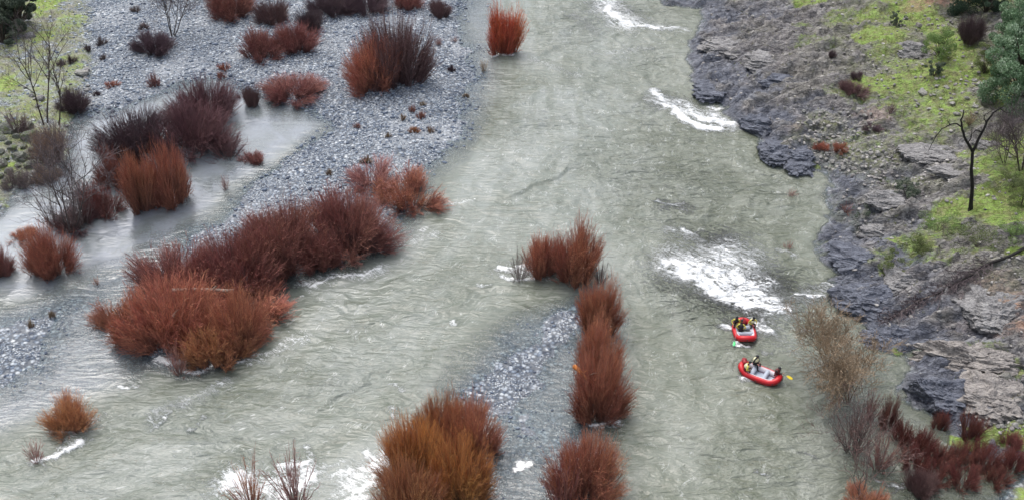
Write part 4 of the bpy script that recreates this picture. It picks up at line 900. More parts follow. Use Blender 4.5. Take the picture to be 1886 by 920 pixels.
# ---------------------------------------------------------------- stones
def mat_stone():
    t = NT('river_stone'); c = t.attr('tone'); p = t.pos(); n = t.noise(p, 9, 4, .6)
    col = t.ramp(c, [(0, (.05,.065,.10)), (.25, (.16,.20,.265)), (.5, (.32,.365,.42)), (.75, (.48,.52,.56)), (.9, (.55,.58,.61)), (1, (.72,.74,.75))])
    col = t.mix(t.math('MULTIPLY', n, .5), col, t.mix(1., col, (.6,.6,.62), 'MULTIPLY'))
    return t.fin(t.pbsdf(col, .6, t.bump(n, .3, .03), .35))
M_stone = mat_stone()
def mat_boulder(name, c1, c2, c3, moss=None):
    t = NT(name); p = t.pos(); pr = t.map(p, (.7, 1.4, 1.4), (0, 0, .35)); n = t.noise(pr, 1.6, 8, .7, .3); n2 = t.noise(pr, 6, 5, .7)
    col = t.ramp(n, [(.3, c1), (.5, c2), (.7, c3)]); col = t.mix(t.mr(n2, .35, .6, .55, 0.), col, t.mix(1., col, (.4,.4,.42), 'MULTIPLY'))
    wv = t.n('ShaderNodeVectorMath', operation='ADD'); t.l(pr, wv.inputs[0]); t.l(t.noise(p, 1.2, 5, .65, 0, 1), wv.inputs[1]); crk = t.voro(wv.outputs[0], 1.8, 'DISTANCE_TO_EDGE'); col = t.mix(t.mr(crk, 0., .05, .6, 0.), col, (.02,.02,.025))
    if moss: col = t.mix(t.mr(t.noise(p, 1.3, 4), .5, .62, 0., .8), col, moss)
    return t.fin(t.pbsdf(col, .75, t.bump(t.math('ADD', n, t.math('MULTIPLY', n2, .5)), .9, .25), .35))
M_bl_dark = mat_boulder('wet_dark_rock', (.05,.056,.072), (.15,.162,.20), (.30,.32,.37)); M_bl_grey = mat_boulder('grey_rock', (.15,.145,.145), (.31,.30,.295), (.50,.49,.475)); M_bl_pink = mat_boulder('pinkish_grey_rock', (.16,.145,.135), (.36,.33,.305), (.56,.515,.465)); M_bl_moss = mat_boulder('mossy_rock', (.10,.10,.09), (.22,.23,.19), (.38,.40,.34), (.13,.17,.06)); M_bl_pale = mat_boulder('pale_rock', (.22,.21,.19), (.38,.37,.34), (.55,.54,.50))
def chunk(r, sub, sq=(1, 1, 1), planes=9, noise=.0):
    V, Fc = ico(sub)
    for _ in range(planes):
        n = unit(r.standard_normal(3)*[1, 1, .8]); dd = .55+.3*r.random(); q = V@n; V = V-np.maximum(q-dd, 0)[:, None]*n
    if noise:
        s = r.random()*50
        k = noise*(ridge(V[:, 0]*1.7+s, V[:, 1]*3.2+V[:, 2]*2.3, 4, 91, .6)-.5)+noise*.5*(fbm(V[:, 0]*5+s, V[:, 2]*7+V[:, 1]*3, 3, 92)-.5)
        V = V*(1+k[:, None])
    return V*np.array(sq), Fc
# outcrops standing out of the right bank : px box, height (m), material, turn
OUT = [
 (1668,655,1800,760,3.0,M_bl_dark,'big dark blue rock knob at the river edge above the lower right thicket'),
 (1780,670,1890,775,2.2,M_bl_pink,'long purplish grey rock mass right of the big dark knob at the right edge'),
 (1690,610,1880,690,2.4,M_bl_pink,'pale pinkish grey rock ledge above the big dark knob'),
 (1760,515,1900,610,2.0,M_bl_grey,'broad grey rock hump at the right edge below the fallen tree'),
 (1590,570,1690,645,1.8,M_bl_dark,'dark blue jagged rock at the water between the two river rock knobs'),
 (1536,500,1640,572,1.6,M_bl_dark,'smooth dark blue rock point reaching into the river right of the rapid'),
 (1520,440,1620,500,1.3,M_bl_dark,'dark rounded rock at the river edge above the smooth point'),
 (1620,480,1700,540,1.4,M_bl_grey,'grey rock beside the mossy green bush'),
 (1668,252,1790,302,1.3,M_bl_grey,'flat purplish rock slab behind the black dead tree'),
 (1800,245,1870,285,1.0,M_bl_grey,'flat grey rock slab just right of the black dead tree'),
 (1715,300,1790,325,.7,M_bl_grey,'low grey slab below the flat purplish one'),
 (1404,240,1460,300,1.5,M_bl_dark,'blue black rock block at the river edge beside the rubble'),
 (1440,255,1512,312,1.1,M_bl_dark,'dark rock with a red brown foot right of the blue black block'),
 (1360,205,1425,245,1.1,M_bl_dark,'dark rock standing over the river above the blue black block'),
 (1280,138,1345,185,1.2,M_bl_dark,'dark rock point at the river edge above the upper right rapid'),
 (1290,60,1370,100,1.0,M_bl_grey,'grey layered rock at the river edge near the top'),
 (1370,90,1440,128,.9,M_bl_grey,'brownish grey rock ledge in the upper rock shelf'),
 (1390,130,1460,160,1.1,M_bl_dark,'dark overhanging rock ledge in the upper rock shelf'),
 (1655,72,1715,106,1.4,M_bl_grey,'layered grey rock left of the light green bush'),
 (1600,345,1660,385,.9,M_bl_grey,'grey rock left of the flat dark green bush'),
 (1580,400,1650,440,1.0,M_bl_grey,'grey cracked rock above the dark rounded rock'),
 (1848,195,1896,232,1.6,M_bl_pink,'reddish dark rock under the oak at the right edge'),
]
def outcrops():
    r = np.random.default_rng(77)
    for x0, y0, x1, y1, h, m, label in OUT:
        cx = (x0+x1)/2; cy = y1-(y1-y0)*.42; X, Y, Z = at(cx, cy); sc_, th = scale_at(X, Y, Z)
        a = (x1-x0)/2*sc_; b = max((y1-y0)*sc_-h*math.cos(th)*.7, 1.2*a*.5)/2/math.sin(th); b = min(b, a*1.5)
        V, Fc = chunk(r, 6, (a*1.2, b*1.2, h*.75), 13, .38)
        rz = -.25+.3*(r.random()-.5); c, s = math.cos(rz), math.sin(rz); V = np.stack([V[:, 0]*c-V[:, 1]*s, V[:, 0]*s+V[:, 1]*c, V[:, 2]], 1)
        z0 = max(Z, -.3)-h*.28
        c1, e1 = cells((V[:, 0]+X)*.9+.4*V[:, 2], (V[:, 1]+Y)*1.5+V[:, 2]*1.2, 3); c2, e2 = cells((V[:, 0]+X)*2.2+c1, (V[:, 1]+Y)*3.2+V[:, 2]*2.5, 4); V = V*(1+.14*(c1-.5)+.06*(c2-.5)-.05*np.exp(-(e1/.06)**2)-.03*np.exp(-(e2/.08)**2))[:, None]
    # steps of layered rock
        zz = V[:, 2]/.38; V[:, 2] = V[:, 2]*.55+.45*.38*(np.floor(zz)+sstep(.2, .8, zz-np.floor(zz)))
        o = link('rock_outcrop', mk_mesh('rock_outcrop', V, Fc, [m], False), None, (X, Y, z0)); tag(o, label, 'rock')
outcrops()
BG = {}
def boulders(box, n, rmin, rmax, m, label, group, seed, name='boulder', flat=.7):
    r = np.random.default_rng(seed); protos = [chunk(r, 3, (1, .8, flat), 10, .12) for _ in range(4)]
    meshes = [mk_mesh('boulder', V, Fc, [m], False) for V, Fc in protos]; k = 0; tries = 0; pts = []
    while k < n and tries < n*30:
        tries += 1; px = box[0]+(box[2]-box[0])*r.random(); py = box[1]+(box[3]-box[1])*r.random(); X, Y, Z = at(px, py)
        s = rmin+(rmax-rmin)*r.random()**2
        if Z < -.15 or any((X-a)**2+(Y-b)**2 < (s+c)**2*.8 for a, b, c in pts): continue
        pts.append((X, Y, s)); o = link(name, meshes[k % 4], None, (X, Y, Z+s*.18), (.25*r.standard_normal(), .2*r.standard_normal(), r.random()*6.28), (s, s, s)); tag(o, label, 'boulder', group); k += 1
G = 'boulders in the jumble at the left edge'
boulders((0,232,60,345), 26, .5, 1.15, M_bl_moss, 'mossy grey boulder in the jumble at the left edge of the left bank', G, 1)
for (a, b, s, m, lb) in [(18,240,1.3,M_bl_moss,'large flat topped mossy boulder at the left edge, biggest of the left bank'),(38,292,1.1,M_bl_moss,'rounded grey green boulder in the middle of the left bank jumble'),(152,138,1.0,M_bl_pale,'pale boulder at the grassy edge above the side channel'),(56,68,.9,M_bl_grey,'grey boulder in the green grass below the top left trees')]:
    r = np.random.default_rng(int(a)); V, Fc = chunk(r, 4, (s, s*.8, s*.6), 9, .12); X, Y, Z = at(a, b); tag(link('boulder', mk_mesh('boulder', V, Fc, [m], False), None, (X, Y, Z+s*.2)), lb, 'boulder')
boulders((40,130,165,240), 16, .3, .75, M_bl_grey, 'grey boulder strewn on the left bank around the slender bare trees', 'boulders around the slender bare trees', 2)
boulders((60,300,130,335), 10, .3, .6, M_bl_pale, 'pale stone at the lower shore of the left bank beside the grey bare tree', 'stones along the lower left shore', 3)
boulders((1690,140,1830,215), 20, .3, .65, M_bl_pale, 'flat pale stone lying in the grass left of the oak on the right bank', 'flat stones in the upper right grass', 4, flat=.4)
boulders((1480,205,1610,260), 44, .22, .55, M_bl_pale, 'pale broken stone in the rubble patch above the two rusty bushes', 'broken stones of the upper rubble patch', 5)
boulders((1515,275,1650,312), 46, .22, .5, M_bl_pale, 'pale broken stone in the rubble band below the two rusty bushes', 'broken stones of the lower rubble band', 6)
boulders((1800,768,1890,785), 14, .2, .4, M_bl_pale, 'pale stone on the grassy strip below the rocks at the right edge', 'stones at the lower right grass strip', 7)
boulders((1640,36,1760,50), 14, .25, .5, M_bl_pink, 'pinkish stone along the foot of the dirt path', 'stones by the dirt path', 8)
boulders((165,190,215,225), 9, .2, .4, M_bl_dark, 'dark wet stone at the upper end of the side channel', 'dark stones at the head of the side channel', 9)
boulders((1365,228,1400,246), 3, .4, .7, M_bl_dark, 'small black boulder awash at the end of the middle right rapid', 'black boulders awash', 10)
def cobbles():
    r = np.random.default_rng(31); V0, F0 = ico(1)
    N = 260000; x = r.random(N)*110-80; y = 48+r.random(N)*120
    ok = np.abs(x) < (y*.55+14); x, y = x[ok], y[ok]
    wx, wy = warp(x, y); z = hz(x, y); gz = np.full(x.shape, -9.)
    for P in (P_bar, P_patch, P_ridge, P_shoal1, P_shoal2, P_top): gz = np.maximum(gz, sdist(wx, wy, P))
    sl = sdist(wx, wy, P_left); n = fbm(x*.25, y*.25, 3, 88)
    fine = sstep(.45, .6, n)
    pr = sstep(-.20, .03, z)*(gz > -2.5)*(.35+.65*(1-fine))*(1-.9*sstep(0, 3, sl))
    pr = np.maximum(pr, .10*(sl > 0)*(sl < 10))
    k = r.random(len(x)) < pr*.75; x, y, z = x[k], y[k], z[k]; n = len(x)
    s = np.clip(.085*np.exp(.5*r.standard_normal(n)), .04, .34)*(.50+.38*sstep(75, 115, y))
    a = r.random(n)*6.283; sx = 1+.5*r.random(n); sy = .75+.3*r.random(n); szz = .45+.3*r.random(n)
    L = V0[None]*np.stack([sx, sy, szz], 1)[:, None]*s[:, None, None]*(1+.13*r.standard_normal((n, len(V0), 1)))
    c, q = np.cos(a)[:, None], np.sin(a)[:, None]; V = np.stack([L[..., 0]*c-L[..., 1]*q+x[:, None], L[..., 0]*q+L[..., 1]*c+y[:, None], L[..., 2]+(z+s*.2)[:, None]], -1)
    Fc = (F0[None]+(np.arange(n)*len(V0))[:, None, None]).reshape(-1, 3)
    tone = np.clip(.42+.20*r.standard_normal(n)+.12*(fbm(x*.15, y*.15, 2, 5)-.5), 0, 1); tone = np.where(r.random(n) < .03, .95, tone)*(1-.45*sstep(.14, .04, z))
    print('cobbles', n)
    tag(link('gravel', mk_mesh('gravel', V.reshape(-1, 3), Fc, [M_stone], True, dict(tone=np.repeat(tone, len(V0))))), kind='stuff')
cobbles()
def rubble():
    r = np.random.default_rng(32); protos = [chunk(r, 2, (1, .8, .55), 7, 0) for _ in range(6)]
    N = 60000; x = 16+r.random(N)*58; y = 52+r.random(N)*112; z = hz(x, y); sr = sdist(x, y, P_right)
    pr = (.05+.5*blobs(x, y, RUB))*(sr > .5)*(z > .2); k = r.random(N) < pr; x, y, z = x[k], y[k], z[k]; n = len(x)
    parts = []; s = .08+.22*r.random(n)**2
    Vs = []; Fs = []; off = 0; tones = []
    for j in range(6):
        q = np.arange(n) % 6 == j; m = q.sum(); V0, F0 = protos[j]; a = r.random(m)*6.283; L = V0[None]*s[q][:, None, None]; c, w = np.cos(a)[:, None], np.sin(a)[:, None]
        V = np.stack([L[..., 0]*c-L[..., 1]*w+x[q][:, None], L[..., 0]*w+L[..., 1]*c+y[q][:, None], L[..., 2]+(z[q]+s[q]*.15)[:, None]], -1).reshape(-1, 3)
        Vs.append(V); Fs.append((F0[None]+(np.arange(m)*len(V0))[:, None, None]).reshape(-1, 3)+off); off += len(V); tones.append(np.repeat(np.clip(.55+.2*r.standard_normal(m), 0, .95), len(V0)))
    print('rubble', n)
    t = NT('broken_stone'); cc = t.attr('tone'); col = t.ramp(cc, [(0, (.07,.065,.07)), (.5, (.24,.225,.215)), (1, (.48,.46,.43))])
    m_ = t.fin(t.pbsdf(col, .8, None, .3))
    tag(link('rubble', mk_mesh('rubble', np.concatenate(Vs), np.concatenate(Fs), [m_], False, dict(tone=np.concatenate(tones)))), kind='stuff')
rubble()
def grass():
    r = np.random.default_rng(33); N = 160000; x = r.random(N)*190-95; y = 50+r.random(N)*120; k = np.abs(x) < y*.52+14; x, y = x[k], y[k]
    z = hz(x, y); wx, wy = warp(x, y); sl = sdist(wx, wy, P_left); sr = sdist(wx, wy, P_right); sc = sdist(wx, wy, P_corner)
    g = np.maximum(blobs(x, y, GR)*(sr > .5), np.maximum(blobs(x, y, GL)*(sl > 0), .9*(sc > 0)))
    g = np.maximum(g, .12*(sl > 1)); g = np.maximum(g, .10*(sr > 4))
    g *= sstep(.32, .55, fbm(x*.8, y*.8, 3, 17)+.08)
    k = (r.random(len(x)) < g*.8) & (z > .05); x, y, z, g = x[k], y[k], z[k], g[k]; n = len(x); B = 7
    a = r.random((n, B))*6.283; h = (.10+.16*r.random((n, B)))*(1+.8*(r.random(n) < .08))[:, None]; sp = .16*r.random((n, B))
    bx = x[:, None]+sp*np.cos(a); by = y[:, None]+sp*np.sin(a); w = .022; t = r.random((n, B))*6.283; ln = .10+.12*r.random((n, B))
    zz = np.broadcast_to(z[:, None], bx.shape)-.02
    V = np.stack([np.stack([bx-w*np.sin(t), by+w*np.cos(t), zz], -1), np.stack([bx+w*np.sin(t), by-w*np.cos(t), zz], -1), np.stack([bx+ln*np.cos(t), by+ln*np.sin(t), zz+h], -1)], 2).reshape(-1, 3)
    Fc = np.arange(n*B*3).reshape(-1, 3); v = np.repeat(np.clip(.15+.6*g+.35*(r.random(n)-.5), 0, 1), B*3); print('grass', n)
    M = mat_leaf('grass_blades', (.17,.16,.08), (.25,.30,.09), (.34,.45,.09))
    tag(link('grass', mk_mesh('grass', V, Fc, [M], False, dict(v=v))), kind='stuff')
grass()
# ---------------------------------------------------------------- rafts and people
M_red = plain('red_raft_fabric', (.60,.012,.02), .35, .08, 3, .5); M_pale = plain('pale_raft_fabric', (.62,.58,.62), .5, .05, 3); M_floor = plain('grey_blue_floor_fabric', (.45,.50,.58), .55, .06, 3)
M_blk = plain('black_drysuit', (.018,.018,.02), .55, .2, 10); M_yel = plain('yellow_fabric', (.75,.66,.12), .55, .1, 10); M_maroon = plain('dark_red_drysuit', (.14,.02,.025), .55, .15, 10); M_skin = plain('skin', (.45,.28,.20), .5, .05, 20)
M_hel = plain('black_helmet_shell', (.02,.022,.03), .25, .1, 10, .6); M_ypad = plain('yellow_paddle_plastic', (.80,.62,.03), .35, .05, 6, .5); M_gpad = plain('green_paddle_plastic', (.05,.65,.18), .35, .05, 6, .5); M_shaft = plain('grey_shaft', (.25,.26,.27), .3, .05, 6); M_rope = plain('black_rope', (.03,.03,.03), .7); M_bag = plain('red_dry_bag', (.35,.03,.04), .5, .1, 8); M_paleyel = plain('pale_yellow_fabric', (.80,.78,.50), .55, .08, 10)
def ring(L, Wd, rad, n=72, sides=20, rise=.30, squeeze=.0):
    a = np.arange(n)*2*math.pi/n; e = 2/2.7
    cx = np.sign(np.cos(a))*np.abs(np.cos(a))**e*(L/2-rad); cy = np.sign(np.sin(a))*np.abs(np.sin(a))**e*(Wd/2-rad)
    cz = rad+rise*np.clip((np.abs(cx)/(L/2-rad)-.55)/.45, 0, 1)**1.7
    C = np.stack([cx, cy, cz], 1); T = unit(np.roll(C, -1, 0)-np.roll(C, 1, 0)); N = unit(np.cross(T, [0, 0, 1.])); B = np.cross(N, T)
    b = np.arange(sides)*2*math.pi/sides; rr = rad*(1-.10*np.clip(np.abs(cx)/(L/2)-.7, 0, 1)/.3)
    V = C[:, None]+rr[:, None, None]*(np.cos(b)[None, :, None]*N[:, None]+np.sin(b)[None, :, None]*B[:, None])
    i = np.arange(n*sides).reshape(n, sides); j = np.roll(i, -1, 0)
    Fq = np.stack([i, j, np.roll(j, -1, 1), np.roll(i, -1, 1)], -1).reshape(-1, 4)
    mi = np.tile(((np.cos(b+.16) < .12) & (np.sin(b+.16) > -.35)).astype(int), n)         # pale upper inner side, red outside
    ex = np.repeat(np.abs(cx) > (L/2-rad)*.80, sides) & np.repeat(cx > -9, sides); mi = np.where(ex, 0, mi)
    return V.reshape(-1, 3), Fq, mi, C, N
def raft(loc, rz, label, tilt=(0, 0), L=4.3, Wd=2.05):
    root = empty('inflatable_raft', loc, label, 'raft', 'red inflatable rafts on the river', (tilt[0], tilt[1], rz))
    V, Fq, mi, C, N = ring(L, Wd, .27)
    link('tube', mk_mesh('raft_tube', V, Fq, [M_red, M_pale], True, mat_idx=mi), root)
    # floor: quilted sheet
    nx, ny = 40, 20; u = np.linspace(-1, 1, nx); v = np.linspace(-1, 1, ny); U, Vv = np.meshgrid(u, v)
    x = U*(L/2-.4); y = Vv*.72*np.sqrt(np.clip(1-np.abs(U)**3.5*.75, 0, 1)); z = .12+.03*np.abs(np.cos(Vv*math.pi*2.5))+.16*np.clip(np.abs(U)-.6, 0, 1)**1.5
    link('floor', mk_mesh('raft_floor', np.stack([x, y, z], -1).reshape(-1, 3), gridfaces(nx, ny), [M_floor], True), root)
    for X in (-.15*L, .13*L):                       # thwarts : cross tubes
        yy = np.linspace(-.80, .80, 16); rr = np.full(16, .20); rr[[0, -1]] = .10; rr[[1, -2]] = .17
        P = np.stack([np.full(16, X), yy, .36+0*yy], 1); V, F2 = tubes(P[None], rr[None], 14, True); link('thwart', mk_mesh('raft_thwart', V, F2, [M_floor], True), root)
    Q = C[::2]+N[::2]*.285; Q[:, 2] += .05-.05*np.abs(np.sin(np.arange(len(Q))*math.pi/2)); Q = np.concatenate([Q, Q[:1]]); V, F2 = tubes(Q[None], np.full((1, len(Q)), .012), 5); line = link('grab_line', mk_mesh('raft_rope', V, F2, [M_rope], True), root)
    for k in range(0, 72, 9):
        p = C[k]+N[k]*.275; V, F2 = uvs(10, 6); V = V*[.06, .06, .05]+p; link('rope_ring', mk_mesh('raft_ring', V, F2, [M_rope], True), line)
    return root
def hand_paths(w, dirv, side, r):
    d = unit(np.array(dirv, float)); s = unit(np.cross(d, [0, 0, 1.]))*side; n = np.cross(s, d)
    P = []; Rr = []
    palm = np.array([w, w+d*.03, w+d*.06, w+d*.085]); P.append(palm); Rr.append([.028, .040, .042, .034])
    for k, L in enumerate((.060, .072, .068, .052)):
        b = w+d*.08+s*(.030-.020*k); P.append(np.array([b, b+d*L*.4-n*.010, b+d*L*.6-n*.035, b+d*L*.5-n*.058])); Rr.append([.010, .0095, .009, .007])
    b = w+d*.02+s*.035; P.append(np.array([b, b+s*.02+d*.022-n*.01, b+s*.02+d*.045-n*.028, b+s*.008+d*.055-n*.045])); Rr.append([.013, .012, .010, .008])
    return np.array(P), np.array(Rr)
def person(loc, rz, label, J, suit, sleeve, vest, look=0., tiltx=0.):
    """J: joints in the body's own frame, x forward, y left, z up, origin under the seat"""
    root = empty('person', loc, label, 'person', None, (0, 0, rz)); root.scale = (1.1,)*3; g = lambda k: np.array(J[k], float)
    names = ['pelvis', 'waist', 'chest', 'neck']; V = [g(k) for k in names]; rad = [.155, .14, .165, .062]; E = [(0, 1), (1, 2), (2, 3)]
    def chain(start, pts, rr):
        prev = start
        for p, q in zip(pts, rr): V.append(np.array(p, float)); rad.append(q); E.append((prev, len(V)-1)); prev = len(V)-1
    for s in 'lr':
        sh = g('sh_'+s); el = g('el_'+s); wr = g('wr_'+s); chain(2, [sh, (sh+el)/2, el, (el+wr)/2, wr], [.075, .060, .050, .044, .032])
        hp = g('hip_'+s); kn = g('kn_'+s); an = g('an_'+s); to = g('to_'+s); chain(0, [hp, (hp+kn)/2, kn, (kn+an)/2, an, to], [.115, .095, .072, .062, .046, .042])
    me = bpy.data.meshes.new('sk'); me.from_pydata([tuple(v) for v in V], E, []); me.update(); ob = bpy.data.objects.new('sk', me); COL.objects.link(ob)
    ob.modifiers.new('s', 'SKIN'); me.skin_vertices or None
    for i, q in enumerate(rad): me.skin_vertices[0].data[i].radius = (q, q)
    me.skin_vertices[0].data[0].use_root = True
    sb = ob.modifiers.new('d', 'SUBSURF'); sb.levels = 2; sb.render_levels = 2
    dg = bpy.context.evaluated_depsgraph_get(); dg.update(); em = ob.evaluated_get(dg).to_mesh()
    BV = np.array([v.co[:] for v in em.vertices]); BF = [np.array([list(p.vertices) for p in em.polygons if len(p.vertices) == q]) for q in (3, 4)]; BF = [f for f in BF if len(f)]
    ob.evaluated_get(dg).to_mesh_clear(); bpy.data.objects.remove(ob); bpy.data.meshes.remove(me)
    hd = g('head'); hv, hf = uvs(20, 14); face = np.array([math.cos(look), math.sin(look)])
    hv2 = hv*[.095, .078, .120]; fr = hv[:, 0] > .2
    hv2[:, 0] += .022*np.exp(-((hv[:, 1]/.16)**2+((hv[:, 2]+.12)/.16)**2))*fr; hv2[:, 0] -= .012*np.exp(-(((np.abs(hv[:, 1])-.38)/.16)**2+((hv[:, 2]-.08)/.14)**2))*fr
    hv2[:, 0] += .006*np.exp(-((hv[:, 1]/.25)**2+((hv[:, 2]+.48)/.1)**2))*fr; hv2[:, 1] *= np.where(hv[:, 2] < -.3, .86, 1); hv2[:, 1] += np.sign(hv[:, 1])*.014*np.exp(-((hv[:, 0]/.2)**2+(hv[:, 2]/.25)**2))*(np.abs(hv[:, 1]) > .85)
    c, s_ = face; rot = lambda A: np.stack([A[:, 0]*c-A[:, 1]*s_, A[:, 0]*s_+A[:, 1]*c, A[:, 2]], 1)
    parts = [(BV, BF), (rot(hv2)+hd, hf), ]
    nk, nf = tubes(np.array([[g('neck'), (g('neck')+hd)/2, hd]]), np.array([[.062, .056, .055]]), 12); parts.append((nk, nf))
    for s in 'lr':
        P, Rr = hand_paths(g('wr_'+s), g('wr_'+s)-g('el_'+s), 1 if s == 'l' else -1, None); parts.append(tubes(P, Rr, 8, True))
    Vb, Fb = join(parts)
    # faces dressed by the nearest bone
    segs = [('t', 'pelvis', 'chest'), ('t', 'chest', 'neck')]+[('a', 'sh_'+s, 'wr_'+s) for s in ()]
    bones = [(0, g('pelvis'), g('chest')), (0, g('chest'), g('neck'))]
    for s in 'lr': bones += [(1, g('sh_'+s), g('el_'+s)), (1, g('el_'+s), g('wr_'+s)), (0, g('hip_'+s), g('kn_'+s)), (0, g('kn_'+s), g('an_'+s)), (3, g('an_'+s), g('to_'+s)), (2, g('wr_'+s)*1.0, g('wr_'+s)+unit(g('wr_'+s)-g('el_'+s))*.15)]
    bones += [(2, hd-[0, 0, .02], hd+[0, 0, .02])]
    mi = []
    for F_ in Fb:
        cc = Vb[F_].mean(1); D = []
        for _, a, b in bones:
            e = b-a; t = np.clip(((cc-a)@e)/(e@e), 0, 1); D.append(np.linalg.norm(cc-a-t[:, None]*e, axis=1))
        mi.append(np.array([b[0] for b in bones])[np.argmin(np.array(D), 0)])
    body = link('body', mk_mesh('person_body', Vb, Fb, [suit, sleeve, M_skin, M_blk], True, mat_idx=np.concatenate(mi)), root)
    # life vest, helmet, eyes
    ax = unit(g('chest')-g('waist')); a0 = g('waist')+ax*.0; a1 = g('chest')+ax*.10; vt = np.linspace(0, 1, 9); P = a0[None]*(1-vt[:, None])+a1[None]*vt[:, None]
    V2, F2 = tubes(P[None], np.array([[.12, .185, .20, .205, .205, .21, .205, .18, .10]]), 16, True); link('life_vest', mk_mesh('vest', V2, F2, [vest], True), root)
    hv, hf = uvs(18, 12); k = hv[:, 2] > -.15; h3 = hv*[.118, .102, .135]; h3[:, 2] = np.where(hv[:, 2] < -.1, -.02, h3[:, 2]); h3[:, 0] += np.where((hv[:, 2] < .2) & (hv[:, 0] > .4), .035, 0); link('helmet', mk_mesh('helmet', rot(h3)+hd+[0, 0, .035], hf, [M_hel], True), root)
    return root
def seated(lean=.12, hands=((.42, .12, .38), (.42, -.10, .20)), knees=.42, kz=.16, fz=-.22, twist=0):
    J = dict(pelvis=(0, 0, .13), waist=(lean*.35, 0, .32), chest=(lean, 0, .52), neck=(lean*1.25+.01, 0, .68), head=(lean*1.45+.03, 0, .84))
    for s, q, h in (('l', 1, hands[0]), ('r', -1, hands[1])):
        sh = np.array([lean*1.05, q*.20, .57]); h = np.array(h); m = (sh+h)/2; dd = h-sh; L = np.linalg.norm(dd); 
        if L > .56: h = sh+dd/L*.56; m = (sh+h)/2; L = .56
        off = math.sqrt(max(.295**2-(L/2)**2, .0)); o = unit(np.array([-.3, q*.7, -.8])-np.dot([-.3, q*.7, -.8], dd/L)*dd/L); J['sh_'+s] = sh; J['el_'+s] = m+o*off; J['wr_'+s] = h
        J['hip_'+s] = (.02, q*.09, .11); J['kn_'+s] = (knees, q*.17, kz+.06); J['an_'+s] = (knees-.02+.06, q*.16, fz); J['to_'+s] = (knees+.20, q*.18, fz-.03)
    return J
def paddle(a, b, mat, label, bw=.165):
    """a: grip end, b: where the blade starts (world)"""
    a = np.array(a, float); b = np.array(b, float); d = unit(b-a); root = empty('paddle', tuple(a), label, 'paddle')
    V, Fq = tubes(np.array([[a-a, (b-a)*.5, b-a+d*.12]]), np.full((1, 3), .017), 8, True); link('shaft', mk_mesh('paddle_shaft', V, Fq, [M_shaft], True), root)
    s = unit(np.cross(d, [0, 0, 1.])); n = np.cross(s, d); t = np.linspace(0, 1, 11); w = bw*np.array([.18, .5, .78, .93, 1, 1, 1, .97, .9, .72, .35]); th = .012
    C = (b-a)+d[None]*(t*.55)[:, None]; ring_ = []
    for i in range(11): ring_.append([C[i]-s*w[i], C[i]+n*th, C[i]+s*w[i], C[i]-n*th])
    V = np.array(ring_).reshape(-1, 3); i = np.arange(44).reshape(11, 4); Fq = np.stack([i[:-1], np.roll(i[:-1], -1, 1), np.roll(i[1:], -1, 1), i[1:]], -1).reshape(-1, 4); Fq = np.concatenate([Fq, i[:1, ::-1], i[-1:]])
    link('blade', mk_mesh('paddle_blade', V, Fq, [mat], False), root)
    y = unit(np.cross(d, [1., 0, 0])); V, Fq = tubes(np.array([[-y*.06, y*0, y*.06]]), np.full((1, 3), .02), 8, True); link('grip', mk_mesh('paddle_grip', V, Fq, [M_shaft], True), root)
def loc2w(base, rz, p):
    c, s = math.cos(rz), math.sin(rz); return np.array([base[0]+p[0]*c-p[1]*s, base[1]+p[0]*s+p[1]*c, base[2]+p[2]])
